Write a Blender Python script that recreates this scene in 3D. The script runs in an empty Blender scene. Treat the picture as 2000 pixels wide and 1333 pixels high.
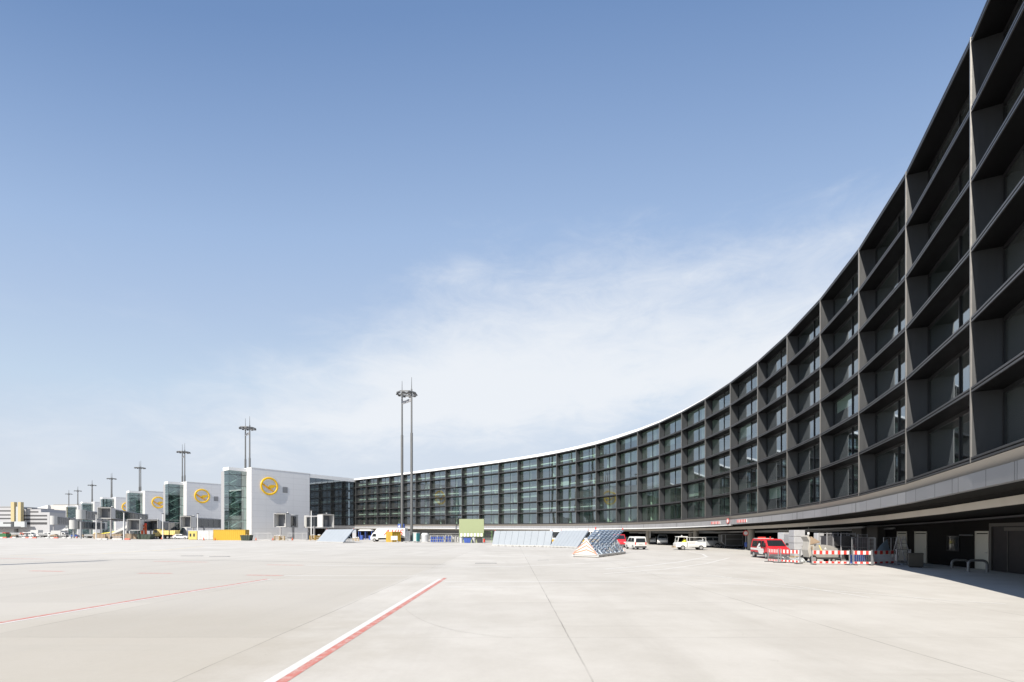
import bpy, bmesh, math, random
from mathutils import Vector, Matrix
R_ = random.Random(7)
SC = bpy.context.scene
COL = SC.collection
RAD = math.radians

# ---------------------------------------------------------------- camera numbers
F, HC, HZ = 944.4, 2.2, 1041.0          # focal length in photo pixels, eye height, horizon row
def gx(px, Y): return (px - 1000.0) / F * Y
def gz(py, Y): return HC + (HZ - py) / F * Y
def gp(px, py):                          # a point on the apron
    Y = F * HC / (py - HZ)
    return gx(px, Y), Y

# ---------------------------------------------------------------- materials
MATS = {}
def mat(name, col, rough=0.6, metal=0.0, var=0.08, scale=3.0, bump=0.0, spec=0.4, stretch=None):
    if name in MATS: return MATS[name]
    m = bpy.data.materials.new(name); m.use_nodes = True
    nt = m.node_tree; N = nt.nodes; L = nt.links
    b = N['Principled BSDF']
    b.inputs['Roughness'].default_value = rough
    b.inputs['Metallic'].default_value = metal
    b.inputs['Specular IOR Level'].default_value = spec
    if var > 0:
        tc = N.new('ShaderNodeTexCoord'); no = N.new('ShaderNodeTexNoise')
        no.inputs['Scale'].default_value = scale; no.inputs['Detail'].default_value = 5
        if stretch:
            mpg = N.new('ShaderNodeMapping'); mpg.inputs['Scale'].default_value = stretch; L.new(tc.outputs['Object'], mpg.inputs[0]); L.new(mpg.outputs[0], no.inputs['Vector'])
        else: L.new(tc.outputs['Object'], no.inputs['Vector'])
        mx = N.new('ShaderNodeMix'); mx.data_type = 'RGBA'
        lo = [c * (1 - var) for c in col]; hi = [min(1, c * (1 + var)) for c in col]
        mx.inputs[6].default_value = (*lo, 1); mx.inputs[7].default_value = (*hi, 1)
        L.new(no.outputs['Fac'], mx.inputs[0]); L.new(mx.outputs[2], b.inputs['Base Color'])
        mr = N.new('ShaderNodeMapRange'); mr.inputs[3].default_value = max(0.02, rough - .08); mr.inputs[4].default_value = min(1, rough + .08)
        L.new(no.outputs['Fac'], mr.inputs[0]); L.new(mr.outputs[0], b.inputs['Roughness'])
        if bump > 0:
            bp = N.new('ShaderNodeBump'); bp.inputs['Strength'].default_value = bump; bp.inputs['Distance'].default_value = .02
            L.new(no.outputs['Fac'], bp.inputs['Height']); L.new(bp.outputs[0], b.inputs['Normal'])
    else:
        b.inputs['Base Color'].default_value = (*col, 1)
    MATS[name] = m
    return m

def glass(name, tint, base=0.08, blend=0.25, gcol=(1, 1, 1), dust=0.0):
    if name in MATS: return MATS[name]
    m = bpy.data.materials.new(name); m.use_nodes = True
    nt = m.node_tree; N = nt.nodes; L = nt.links
    N.remove(N['Principled BSDF'])
    t = N.new('ShaderNodeBsdfTransparent'); t.inputs[0].default_value = (*tint, 1)
    g = N.new('ShaderNodeBsdfGlossy'); g.inputs['Color'].default_value = (*gcol, 1); g.inputs['Roughness'].default_value = .015
    lw = N.new('ShaderNodeLayerWeight'); lw.inputs[0].default_value = .5
    pw = N.new('ShaderNodeMath'); pw.operation = 'POWER'; pw.inputs[1].default_value = 4.5
    L.new(lw.outputs['Facing'], pw.inputs[0])
    ma = N.new('ShaderNodeMath'); ma.operation = 'MULTIPLY_ADD'; ma.inputs[1].default_value = blend; ma.inputs[2].default_value = base
    L.new(pw.outputs[0], ma.inputs[0])
    mx = N.new('ShaderNodeMixShader')
    L.new(ma.outputs[0], mx.inputs[0]); L.new(t.outputs[0], mx.inputs[1]); L.new(g.outputs[0], mx.inputs[2])
    out = mx.outputs[0]
    if dust > 0:
        df = N.new('ShaderNodeBsdfDiffuse'); df.inputs[0].default_value = (.55, .56, .53, 1)
        m2 = N.new('ShaderNodeMixShader'); m2.inputs[0].default_value = dust
        oi = N.new('ShaderNodeObjectInfo'); md = N.new('ShaderNodeMath'); md.operation = 'MULTIPLY_ADD'; md.inputs[1].default_value = dust * 2.2; md.inputs[2].default_value = dust * .3
        L.new(oi.outputs['Random'], md.inputs[0]); L.new(md.outputs[0], m2.inputs[0])
        L.new(out, m2.inputs[1]); L.new(df.outputs[0], m2.inputs[2]); out = m2.outputs[0]
    L.new(out, N['Material Output'].inputs[0])
    MATS[name] = m
    return m

def panel_mat(name, col, sx, sz, off=(0, 0), rough=0.45, line=0.02, dark=0.72, metal=0.0, var=0.03):
    """cladding panels: thin joint lines every sx along the wall and sz up it (object space)"""
    if name in MATS: return MATS[name]
    m = mat(name, col, rough, metal, var, .35)
    nt = m.node_tree; N = nt.nodes; L = nt.links
    b = N['Principled BSDF']
    tc = N.new('ShaderNodeTexCoord'); sp = N.new('ShaderNodeSeparateXYZ'); L.new(tc.outputs['Object'], sp.inputs[0])
    outs = []
    for ax, s, o in ((0, sx, off[0]), (2, sz, off[1])):
        a = N.new('ShaderNodeMath'); a.operation = 'ADD'; a.inputs[1].default_value = 1000 * s + o; L.new(sp.outputs[ax], a.inputs[0])
        d = N.new('ShaderNodeMath'); d.operation = 'MODULO'; d.inputs[1].default_value = s; L.new(a.outputs[0], d.inputs[0])
        c = N.new('ShaderNodeMath'); c.operation = 'LESS_THAN'; c.inputs[1].default_value = line; L.new(d.outputs[0], c.inputs[0])
        outs.append(c)
    mxm = N.new('ShaderNodeMath'); mxm.operation = 'MAXIMUM'
    L.new(outs[0].outputs[0], mxm.inputs[0]); L.new(outs[1].outputs[0], mxm.inputs[1])
    old = b.inputs['Base Color'].links[0].from_socket
    mu = N.new('ShaderNodeMix'); mu.data_type = 'RGBA'; mu.blend_type = 'MULTIPLY'
    mu.inputs[7].default_value = (dark, dark, dark, 1)
    L.new(mxm.outputs[0], mu.inputs[0]); L.new(old, mu.inputs[6]); L.new(mu.outputs[2], b.inputs['Base Color'])
    return m

# ---------------------------------------------------------------- mesh builder
class MB:
    def __init__(s): s.v = []; s.f = []; s.M = Matrix.Identity(4)
    def add(s, vs, fs):
        o = len(s.v); s.v += [s.M @ Vector(v) for v in vs]; s.f += [[i + o for i in f] for f in fs]; return s
    def box(s, x0, y0, z0, x1, y1, z1):
        x0, x1 = sorted((x0, x1)); y0, y1 = sorted((y0, y1)); z0, z1 = sorted((z0, z1))
        return s.add([(x0, y0, z0), (x1, y0, z0), (x1, y1, z0), (x0, y1, z0), (x0, y0, z1), (x1, y0, z1), (x1, y1, z1), (x0, y1, z1)],
                     [(0, 3, 2, 1), (4, 5, 6, 7), (0, 1, 5, 4), (1, 2, 6, 5), (2, 3, 7, 6), (3, 0, 4, 7)])
    def prism(s, pts, axis, a, b):
        """polygon pts in the other two axes extruded from a to b on axis"""
        def mk(p, t):
            if axis == 'x': return (t, p[0], p[1])
            if axis == 'y': return (p[0], t, p[1])
            return (p[0], p[1], t)
        n = len(pts)
        vs = [mk(p, a) for p in pts] + [mk(p, b) for p in pts]
        return s.add(vs, [tuple(range(n - 1, -1, -1)), tuple(range(n, 2 * n))] + [(i, (i + 1) % n, n + (i + 1) % n, n + i) for i in range(n)])
    def hull8(s, bot, top):
        return s.add(list(bot) + list(top), [(3, 2, 1, 0), (4, 5, 6, 7), (0, 1, 5, 4), (1, 2, 6, 5), (2, 3, 7, 6), (3, 0, 4, 7)])
    def bar(s, p, q, w, h=None, up=(0, 0, 1)):
        h = h or w; p = Vector(p); q = Vector(q); d = (q - p).normalized(); u = Vector(up)
        if abs(d.dot(u)) > .98: u = Vector((1, 0, 0))
        a = d.cross(u).normalized() * w / 2; b = a.cross(d).normalized() * h / 2
        return s.hull8([p - a - b, p + a - b, p + a + b, p - a + b], [q - a - b, q + a - b, q + a + b, q - a + b])
    def tube(s, pts, r, n=10, r2=None, cap=True):
        pts = [Vector(p) for p in pts]; k = len(pts); rings = []
        ref = None
        for i, p in enumerate(pts):
            d = (pts[min(i + 1, k - 1)] - pts[max(i - 1, 0)]).normalized()
            if ref is None:
                ref = Vector((0, 0, 1)) if abs(d.z) < .9 else Vector((1, 0, 0))
            a = d.cross(ref).normalized(); b = a.cross(d).normalized(); ref = b
            rr = r + ((r2 if r2 is not None else r) - r) * i / max(1, k - 1)
            rings.append([p + a * (rr * math.cos(2 * math.pi * j / n)) + b * (rr * math.sin(2 * math.pi * j / n)) for j in range(n)])
        vs = [v for ring in rings for v in ring]; fs = []
        for i in range(k - 1):
            for j in range(n):
                fs.append((i * n + j, i * n + (j + 1) % n, (i + 1) * n + (j + 1) % n, (i + 1) * n + j))
        if cap: fs += [tuple(range(n - 1, -1, -1)), tuple((k - 1) * n + j for j in range(n))]
        return s.add(vs, fs)
    def cyl(s, c, r, h, axis='z', n=16, r2=None):
        c = Vector(c); d = {'x': Vector((1, 0, 0)), 'y': Vector((0, 1, 0)), 'z': Vector((0, 0, 1))}[axis]
        return s.tube([c, c + d * h], r, n, r2)
    def torus(s, c, R, r, axis='y', n=36, m=8, start=0, end=2 * math.pi):
        full = abs(end - start - 2 * math.pi) < 1e-6
        vs = []; fs = []; k = n if full else n + 1
        for i in range(k):
            t = start + (end - start) * i / n
            for j in range(m):
                p = 2 * math.pi * j / m
                rr = R + r * math.cos(p); o = r * math.sin(p)
                if axis == 'y': v = (c[0] + rr * math.cos(t), c[1] + o, c[2] + rr * math.sin(t))
                else: v = (c[0] + rr * math.cos(t), c[1] + rr * math.sin(t), c[2] + o)
                vs.append(v)
        for i in range(n):
            for j in range(m):
                a = i * m + j; b = i * m + (j + 1) % m; c2 = ((i + 1) % k) * m + (j + 1) % m; d = ((i + 1) % k) * m + j
                fs.append((a, b, c2, d))
        return s.add(vs, fs)
    def build(s, name, m, parent=None, smooth=False, bevel=0.0):
        me = bpy.data.meshes.new(name)
        me.from_pydata([tuple(v) for v in s.v], [], s.f); me.update()
        bm = bmesh.new(); bm.from_mesh(me)
        if bevel > 0:
            bmesh.ops.remove_doubles(bm, verts=bm.verts, dist=1e-5)
            es = [e for e in bm.edges if len(e.link_faces) == 2 and e.calc_face_angle(0) > .5]
            try: bmesh.ops.bevel(bm, geom=es, offset=bevel, segments=2, profile=.6, affect='EDGES', clamp_overlap=True)
            except Exception: pass
        bmesh.ops.recalc_face_normals(bm, faces=bm.faces)
        bm.to_mesh(me); bm.free()
        if smooth:
            me.polygons.foreach_set('use_smooth', [True] * len(me.polygons))
            try: me.set_sharp_from_angle(angle=RAD(35))
            except Exception: pass
        me.materials.append(m)
        o = bpy.data.objects.new(name, me); COL.objects.link(o)
        if parent is not None: o.parent = parent
        return o

def thing(name, label, cat, loc=(0, 0, 0), rz=0.0, group=None):
    o = bpy.data.objects.new(name, None); COL.objects.link(o)
    o.empty_display_size = .3
    o.location = loc; o.rotation_euler = (0, 0, rz)
    o['label'] = label; o['category'] = cat
    if group: o['group'] = group
    return o
def tag(o, label, cat, group=None):
    o['label'] = label; o['category'] = cat
    if group: o['group'] = group
    return o
def struct(o, kind='structure'): o['kind'] = kind; return o
def kids(o): return [c for c in bpy.data.objects if c.parent == o]
CH = {}
def dup(root, loc, rz=None, label=None, group=None, skip=()):
    r = root.copy(); COL.objects.link(r); r.location = loc
    if rz is not None: r.rotation_euler = (0, 0, rz)
    if label: r['label'] = label
    if group: r['group'] = group
    for ch in kids(root):
        if ch.name.split('.')[0] in skip: continue
        c = ch.copy(); COL.objects.link(c); c.parent = r
        for g in kids(ch):
            d = g.copy(); COL.objects.link(d); d.parent = c
    return r

# ---------------------------------------------------------------- palette
M_FIN = mat('bronze_fin', (.033, .0345, .0368), .46, 0, .30, 1.2, 0, .95, (5, 5, .45))
M_STRIM = mat('shelf_trim', (.11, .11, .115), .4, .5, .06)
M_SHELF = mat('dark_shelf', (.006, .006, .0066), .5, 0, .10, 1.0, 0, .12)
M_EDGE = mat('edge_trim', (.30, .29, .275), .35, .6, .05)
M_FRAME = mat('window_frame', (.03, .031, .033), .4, .4, .05)
M_GLASS = glass('facade_glass', (.70, .85, .77), .33, .55, (.74, .84, .92), .022)
M_PGLASS = glass('pier_glass', (.46, .60, .57), .26, .6, (.85, .95, .95))
M_DGLASS = glass('dark_glass', (.26, .31, .34), .22, .6, (.6, .7, .8), .02)
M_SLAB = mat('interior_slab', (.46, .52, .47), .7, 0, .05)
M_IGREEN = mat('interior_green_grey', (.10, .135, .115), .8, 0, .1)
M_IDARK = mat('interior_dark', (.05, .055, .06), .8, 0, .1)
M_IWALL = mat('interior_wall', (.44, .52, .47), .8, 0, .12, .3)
M_PART = mat('partition_white', (.74, .80, .70), .7, 0, .05)
M_BLIND = mat('window_blind', (.50, .52, .52), .7, 0, .04)
M_ICOL = mat('interior_column', (.72, .74, .70), .6, 0, .04)
M_DUCT = mat('white_rail', (.78, .80, .78), .5, 0, .03)
M_WHITE = mat('white_paint', (.66, .66, .65), .45, 0, .03)
M_ROOFW = mat('roof_white', (.82, .82, .81), .6, 0, .03, .5)
M_FASCIA = panel_mat('fascia_panel', (.40, .40, .412), 2.4, 500, (0, 40), .35, .03, .45, .35, .06)
M_BEIGE = mat('beige_band', (.36, .33, .29), .6, 0, .08, .8)
M_DRIP = mat('drip_edge', (.70, .70, .69), .4, .2, .03)
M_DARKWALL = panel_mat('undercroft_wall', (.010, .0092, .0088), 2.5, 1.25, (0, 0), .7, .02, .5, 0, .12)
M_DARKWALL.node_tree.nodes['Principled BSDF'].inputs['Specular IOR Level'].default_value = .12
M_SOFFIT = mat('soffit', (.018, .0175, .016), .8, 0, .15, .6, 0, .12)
M_CONC = mat('concrete_pillar', (.30, .275, .235), .85, 0, .12, 1.5, .15)
M_GALV = mat('galvanised_steel', (.42, .43, .44), .38, .7, .1, 2)
M_MAST = mat('mast_steel', (.18, .18, .177), .42, .55, .08, .8)
M_BLACK = mat('black_rubber', (.025, .025, .025), .8, 0, .1)
M_RIM = mat('wheel_rim', (.45, .45, .45), .4, .6, .05)
M_CARGLASS = mat('car_glass', (.02, .024, .028), .06, 0, 0, 1, 0, .8)
M_VANW = mat('white_car_paint', (.66, .66, .64), .25, 0, .03, 1)
M_RED = mat('red_car_paint', (.56, .03, .04), .28, 0, .04, 1)
M_SILVER = mat('silver_car_paint', (.42, .44, .46), .3, .5, .04)
M_CAB = mat('cabin_white', (.56, .56, .55), .5, 0, .06)
M_FADED = mat('faded_red', (.50, .14, .10), .6, 0, .12)
M_SREDW = mat('signal_red', (.62, .045, .035), .5, 0, .05)
M_SWHITE = mat('signal_white', (.66, .65, .63), .5, 0, .04)
M_YEL = mat('container_yellow', (.50, .315, .03), .5, 0, .06, 1)
M_YEL2 = mat('pale_yellow', (.70, .57, .22), .55, 0, .08, 1)
M_LOGO = mat('emblem_yellow', (.92, .56, .015), .4, 0, .03)
M_LOGO2 = mat('emblem_orange', (.90, .42, .01), .4, 0, .03)
M_GREYV = mat('vent_grey', (.32, .32, .33), .5, 0, .05)
M_DKGREEN = mat('dark_green_steel', (.045, .06, .045), .55, .1, .15, 2)
M_GREEN = mat('pale_green', (.31, .355, .20), .6, 0, .05, .6)
M_GREEN2 = mat('leaf_green', (.16, .30, .10), .6, 0, .1)
M_BLUE = mat('crate_blue', (.05, .10, .36), .5, 0, .08)
M_DKGREY = mat('dark_grey', (.07, .07, .075), .6, .1, .1)
M_GREY = mat('mid_grey', (.30, .30, .30), .6, .1, .1)
M_LGREY = mat('light_grey', (.48, .48, .47), .55, .05, .08)
M_CREAM = mat('cream_door', (.52, .50, .42), .55, 0, .05)
M_BROWN = mat('earth_brown', (.30, .235, .17), .85, 0, .25, 2, .3)
M_TIMBER = mat('raw_timber', (.55, .40, .20), .8, 0, .2, 3)
M_FOIL = mat('foil_wrap', (.58, .585, .60), .35, .35, .14, 2.5, .4)
M_FENCEB = mat('blast_panel', (.52, .60, .68), .35, 0, .10, 1.2)
M_FENCES = mat('blast_steel_blue', (.15, .20, .28), .4, .3, .1)
M_TEAL = mat('teal_plastic', (.07, .32, .33), .5, 0, .05)
M_ORANGE = mat('orange_red', (.62, .10, .03), .5, 0, .08)
M_TARP = mat('blue_tarp', (.20, .27, .33), .5, 0, .2, 3, .4)
M_SKIN = mat('skin', (.45, .28, .20), .6, 0, .04)
M_VEST = mat('hi_vis_vest', (.70, .72, .06), .7, 0, .05)
SKYMIX = 0.9
CLOUDCOL = (6.05, 6.3, 6.65)
HAZECOL = (5.6, 5.8, 6.1)
EXPO = 0.5
GR_A = (.515, .496, .459)
GR_B = (.572, .553, .514)
# ================================================================ world, sun, camera
PHI, ELEV = RAD(30.5), RAD(41.0)         # heading of the sun's rays (from +Y towards +X) and its height
w = bpy.data.worlds.new('World'); SC.world = w; w.use_nodes = True
nt = w.node_tree; N = nt.nodes; L = nt.links
bg = N['Background']; bg.inputs['Strength'].default_value = 0.10
sky = N.new('ShaderNodeTexSky'); sky.sky_type = 'NISHITA'; sky.sun_disc = False
sky.sun_elevation = ELEV; sky.sun_rotation = PHI + math.pi
sky.air_density = 1.0; sky.dust_density = 1.2; sky.ozone_density = 1.6
tc = N.new('ShaderNodeTexCoord')
nrm = N.new('ShaderNodeVectorMath'); nrm.operation = 'NORMALIZE'; L.new(tc.outputs['Generated'], nrm.inputs[0])
sep = N.new('ShaderNodeSeparateXYZ'); L.new(nrm.outputs[0], sep.inputs[0])
def mth(op, a, b=None, c=None, clamp=False):
    n = N.new('ShaderNodeMath'); n.operation = op; n.use_clamp = clamp
    for i, v in enumerate((a, b, c)):
        if v is None: continue
        if isinstance(v, (int, float)): n.inputs[i].default_value = v
        else: L.new(v, n.inputs[i])
    return n.outputs[0]
def sstep(v, a, b):
    n = N.new('ShaderNodeMapRange'); n.interpolation_type = 'SMOOTHSTEP'
    L.new(v, n.inputs[0]); n.inputs[1].default_value = a; n.inputs[2].default_value = b
    return n.outputs[0]
def mixc(f, a, b):
    n = N.new('ShaderNodeMix'); n.data_type = 'RGBA'
    if isinstance(f, (int, float)): n.inputs[0].default_value = f
    else: L.new(f, n.inputs[0])
    for i, v in ((6, a), (7, b)):
        if isinstance(v, tuple): n.inputs[i].default_value = (*v, 1)
        else: L.new(v, n.inputs[i])
    return n.outputs[2]
X_, Y_, Z_ = sep.outputs
# clear-sky colour: the physical sky, evened towards the photograph's blue by height above the horizon
ramp = N.new('ShaderNodeValToRGB'); xs = mth('ADD', X_, -.06); L.new(mth('MULTIPLY', Z_, mth('MULTIPLY_ADD', mth('MULTIPLY', xs, xs), .48, 1.0)), ramp.inputs[0])   # deeper blue towards both sides
cr = ramp.color_ramp
stops = [(0.0, (5.15, 5.45, 5.95)), (0.147, (4.85, 5.3, 6.0)), (0.294, (4.1, 5.0, 6.1)), (0.423, (3.3, 4.22, 5.75)), (0.53, (2.68, 3.7, 5.5)), (0.642, (1.9, 2.85, 4.7)), (0.74, (1.24, 2.1, 3.9)), (1.0, (.6, 1.2, 2.8))]
while len(cr.elements) < len(stops): cr.elements.new(.5)
for e, (p, c) in zip(cr.elements, stops):
    e.position = p; e.color = (*[x / 10 for x in c], 1)
rs = N.new('ShaderNodeVectorMath'); rs.operation = 'SCALE'; rs.inputs['Scale'].default_value = 10; L.new(ramp.outputs[0], rs.inputs[0])
clear = mixc(SKYMIX, sky.outputs[0], rs.outputs[0])
# thin cloud: a wide sheet with a ragged upper rim, lower towards the left
mp = N.new('ShaderNodeMapping'); mp.inputs['Scale'].default_value = (1.6, 1.6, 4.2); mp.inputs['Rotation'].default_value = (0, RAD(14), 0)
L.new(nrm.outputs[0], mp.inputs[0])
n1 = N.new('ShaderNodeTexNoise'); n1.inputs['Scale'].default_value = 1.6; n1.inputs['Detail'].default_value = 9; n1.inputs['Roughness'].default_value = .58; n1.inputs['Distortion'].default_value = .25
L.new(mp.outputs[0], n1.inputs[0])
n2 = N.new('ShaderNodeTexNoise'); n2.inputs['Scale'].default_value = 5.5; n2.inputs['Detail'].default_value = 10; n2.inputs['Roughness'].default_value = .68; n2.inputs['Distortion'].default_value = .6
L.new(mp.outputs[0], n2.inputs[0])
nn = mth('ADD', mth('MULTIPLY', n1.outputs[0], .55), mth('MULTIPLY', n2.outputs[0], .45))
edge = mth('MULTIPLY_ADD', X_, .53, .168 + .53 * .634)
edge = mth('ADD', mth('MINIMUM', edge, .455), .03)
d1 = mth('SUBTRACT', edge, Z_)                                   # > 0 below the rim
d1 = mth('ADD', d1, mth('MULTIPLY', mth('SUBTRACT', nn, .5), .36))
upper = sstep(d1, -.05, .19)
low = mth('MULTIPLY_ADD', X_, .10, .20)                          # clear gap under the sheet
d2 = mth('ADD', mth('SUBTRACT', Z_, low), mth('MULTIPLY', mth('SUBTRACT', nn, .5), .30))
lower = sstep(d2, -.06, .06)
lower = mth('MAXIMUM', lower, sstep(X_, .22, .42))
dens = mth('MULTIPLY', mth('MULTIPLY', upper, lower), sstep(nn, .12, .46))
front = sstep(Y_, -.2, .25)
dens = mth('MULTIPLY', mth('MULTIPLY', dens, front), .95, clamp=True)
wisp = mth('MULTIPLY', sstep(nn, .50, .72), mth('MULTIPLY', sstep(Z_, .5, .36), .35))
wisp = mth('MULTIPLY', wisp, mth('ADD', mth('MULTIPLY', upper, .8), .2))
dens = mth('MAXIMUM', dens, wisp)
hz = sstep(Z_, .11, .0)
hz = mth('MULTIPLY', hz, .4)
cl = mixc(dens, clear, CLOUDCOL)
cl = mixc(hz, cl, HAZECOL)
L.new(cl, bg.inputs['Color'])

sl = bpy.data.lights.new('sun', 'SUN'); sl.energy = 5.0; sl.angle = RAD(.53); sl.color = (1.0, .935, .84)
so = bpy.data.objects.new('sun', sl); COL.objects.link(so)
dv = Vector((math.sin(PHI) * math.cos(ELEV), math.cos(PHI) * math.cos(ELEV), -math.sin(ELEV)))
so.rotation_euler = dv.to_track_quat('-Z', 'Y').to_euler(); so.location = (-60, -100, 100)

cam = bpy.data.cameras.new('camera'); co = bpy.data.objects.new('camera', cam); COL.objects.link(co)
co.location = (0, 0, HC); co.rotation_euler = (math.pi / 2, 0, 0)
cam.sensor_width = 36; cam.lens = 17.0; cam.shift_y = (HZ - 666.5) / 2000.0
cam.clip_start = .1; cam.clip_end = 12000
SC.camera = co
SC.render.engine = 'CYCLES'
SC.view_settings.view_transform = 'Standard'; SC.view_settings.look = 'None'
SC.view_settings.exposure = EXPO; SC.view_settings.gamma = 1
SC.cycles.max_bounces = 8; SC.cycles.transparent_max_bounces = 16; SC.cycles.glossy_bounces = 4; SC.cycles.diffuse_bounces = 3
SC.cycles.caustics_reflective = False; SC.cycles.caustics_refractive = False

# ================================================================ apron
m = bpy.data.materials.new('apron_concrete'); m.use_nodes = True
nt = m.node_tree; N = nt.nodes; L = nt.links
b = N['Principled BSDF']; b.inputs['Roughness'].default_value = .82; b.inputs['Specular IOR Level'].default_value = .25
tc = N.new('ShaderNodeTexCoord'); sp = N.new('ShaderNodeSeparateXYZ'); L.new(tc.outputs['Object'], sp.inputs[0])
def noise(sc, det=6, rough=.55, vec=None, dist=0.0):
    n = N.new('ShaderNodeTexNoise'); n.inputs['Scale'].default_value = sc; n.inputs['Detail'].default_value = det; n.inputs['Roughness'].default_value = rough; n.inputs['Distortion'].default_value = dist
    L.new(vec or tc.outputs['Object'], n.inputs['Vector']); return n.outputs['Fac']
PX, PY, OX, OY = 6.2, 5.05, 5.0, 4.97      # slab size and joint offsets
def joint(sock, per, off, wd):
    a = mth('ADD', sock, 400 * per + off); q = mth('DIVIDE', a, per); fr = mth('FRACT', q)
    d = mth('ABSOLUTE', mth('SUBTRACT', fr, .5)); d = mth('SUBTRACT', .5, d)          # distance to joint, in periods
    return mth('SUBTRACT', 1.0, sstep(mth('MULTIPLY', d, per), wd * .4, wd)), mth('FLOOR', q)
wob = mth('MULTIPLY', mth('SUBTRACT', noise(.8, 4), .5), .05)
jx, ix = joint(mth('ADD', sp.outputs[0], wob), PX, OX, .022)
jy, iy = joint(mth('ADD', sp.outputs[1], wob), PY, OY, .018)
cb = N.new('ShaderNodeCombineXYZ'); L.new(ix, cb.inputs[0]); L.new(iy, cb.inputs[1])
wn = N.new('ShaderNodeTexWhiteNoise'); wn.noise_dimensions = '2D'; L.new(cb.outputs[0], wn.inputs['Vector'])
big = noise(.05, 5, .6, None, .5); mid = noise(.35, 7, .65); fine = noise(9, 5, .7); grit = noise(70, 3, .6)
smp = N.new('ShaderNodeMapping'); smp.inputs['Scale'].default_value = (.06, .9, 1); smp.inputs['Rotation'].default_value = (0, 0, RAD(8)); L.new(tc.outputs['Object'], smp.inputs[0])
streak = noise(1.0, 7, .62, smp.outputs[0], .4)
col = mixc(sstep(mid, .32, .68), (GR_A[0] * .965, GR_A[1] * .96, GR_A[2] * .95), GR_B)
col = mixc(mth('MULTIPLY', sstep(big, .45, .62), .45), col, (GR_A[0] * .86, GR_A[1] * .85, GR_A[2] * .82))
# worn, slightly brown standing area in the near left bay
dx = mth('MULTIPLY', mth('ADD', sp.outputs[0], 9.0), .16); dy = mth('MULTIPLY', mth('SUBTRACT', sp.outputs[1], 9.0), .19)
rr = mth('ADD', mth('ADD', mth('MULTIPLY', dx, dx), mth('MULTIPLY', dy, dy)), mth('MULTIPLY', mth('SUBTRACT', mid, .5), 1.4))
col = mixc(mth('MULTIPLY', sstep(rr, 1.5, .2), .85), col, (GR_A[0] * .80, GR_A[1] * .765, GR_A[2] * .70))
lft = mth('MULTIPLY', mth('MULTIPLY', sstep(sp.outputs[0], -4.9, -5.3), sstep(sp.outputs[1], 60, 25)), mth('MULTIPLY_ADD', sstep(mid, .3, .7), .5, .5))      # older pour left of the joint
col = mixc(mth('MULTIPLY', lft, .85), col, (GR_A[0] * .88, GR_A[1] * .86, GR_A[2] * .82))
spots = noise(2.3, 6, .7, None, .8)
col = mixc(mth('MULTIPLY', sstep(spots, .62, .76), .34), col, (GR_A[0] * .62, GR_A[1] * .60, GR_A[2] * .57))
lane = N.new('ShaderNodeMapping'); lane.inputs['Scale'].default_value = (.55, .035, 1); lane.inputs['Rotation'].default_value = (0, 0, RAD(-14)); L.new(tc.outputs['Object'], lane.inputs[0])
lanes = noise(1.0, 6, .6, lane.outputs[0], .3)
col = mixc(mth('MULTIPLY', sstep(lanes, .50, .74), .34), col, (GR_A[0] * .80, GR_A[1] * .79, GR_A[2] * .77))
col = mixc(mth('MULTIPLY', sstep(streak, .55, .78), .30), col, (GR_A[0] * .72, GR_A[1] * .71, GR_A[2] * .69))
vv = N.new('ShaderNodeVectorMath'); vv.operation = 'SCALE'; L.new(col, vv.inputs[0])
L.new(mth('ADD', mth('ADD', mth('MULTIPLY_ADD', wn.outputs['Value'], .06, .97), mth('MULTIPLY', mth('SUBTRACT', fine, .5), .10)), mth('MULTIPLY', mth('SUBTRACT', grit, .5), .12)), vv.inputs['Scale'])
jm = mth('MULTIPLY', mth('MAXIMUM', jx, mth('MULTIPLY', jy, sstep(noise(.09, 2), .42, .58))), mth('MULTIPLY_ADD', sstep(noise(.5, 3), .35, .65), .38, .14))
col = mixc(jm, vv.outputs[0], (.12, .11, .10))
L.new(col, b.inputs['Base Color'])
bp = N.new('ShaderNodeBump'); bp.inputs['Strength'].default_value = .12; bp.inputs['Distance'].default_value = .01; L.new(grit, bp.inputs['Height']); L.new(bp.outputs[0], b.inputs['Normal'])
M_APRON = m
g = MB(); S_ = 6000
g.add([(-S_, -S_, 0), (S_, -S_, 0), (S_, S_, 0), (-S_, S_, 0)], [(0, 1, 2, 3)])
struct(g.build('apron_ground', m))

# painted markings -------------------------------------------------------------
def paint_mat(name, col, wear):
    m = bpy.data.materials.new(name); m.use_nodes = True
    global N, L
    N = m.node_tree.nodes; L = m.node_tree.links
    b = N['Principled BSDF']; b.inputs['Roughness'].default_value = .7
    tcn = N.new('ShaderNodeTexCoord')
    n = N.new('ShaderNodeTexNoise'); n.inputs['Scale'].default_value = 5; n.inputs['Detail'].default_value = 8; n.inputs['Roughness'].default_value = .7
    L.new(tcn.outputs['Object'], n.inputs['Vector'])
    c = mixc(mth('MULTIPLY', sstep(n.outputs['Fac'], .40, .68), wear), col, (GR_B[0], GR_B[1], GR_B[2]))
    L.new(c, b.inputs['Base Color'])
    return m
P_WHITE = paint_mat('white_marking', (.66, .655, .63), .55)
P_FAINT = paint_mat('faint_white_marking', (.68, .67, .64), .75)
P_RED = paint_mat('red_marking', (.52, .18, .145), .5)
P_FRED = paint_mat('faint_red_marking', (.55, .24, .20), .7)
P_YEL = paint_mat('yellow_marking', (.64, .53, .28), .7)
P_DARK = paint_mat('dark_marking', (.20, .19, .18), .4)
P_CRACK = paint_mat('crack_dark', (.27, .255, .235), .6)
ZL = [0.003]
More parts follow.
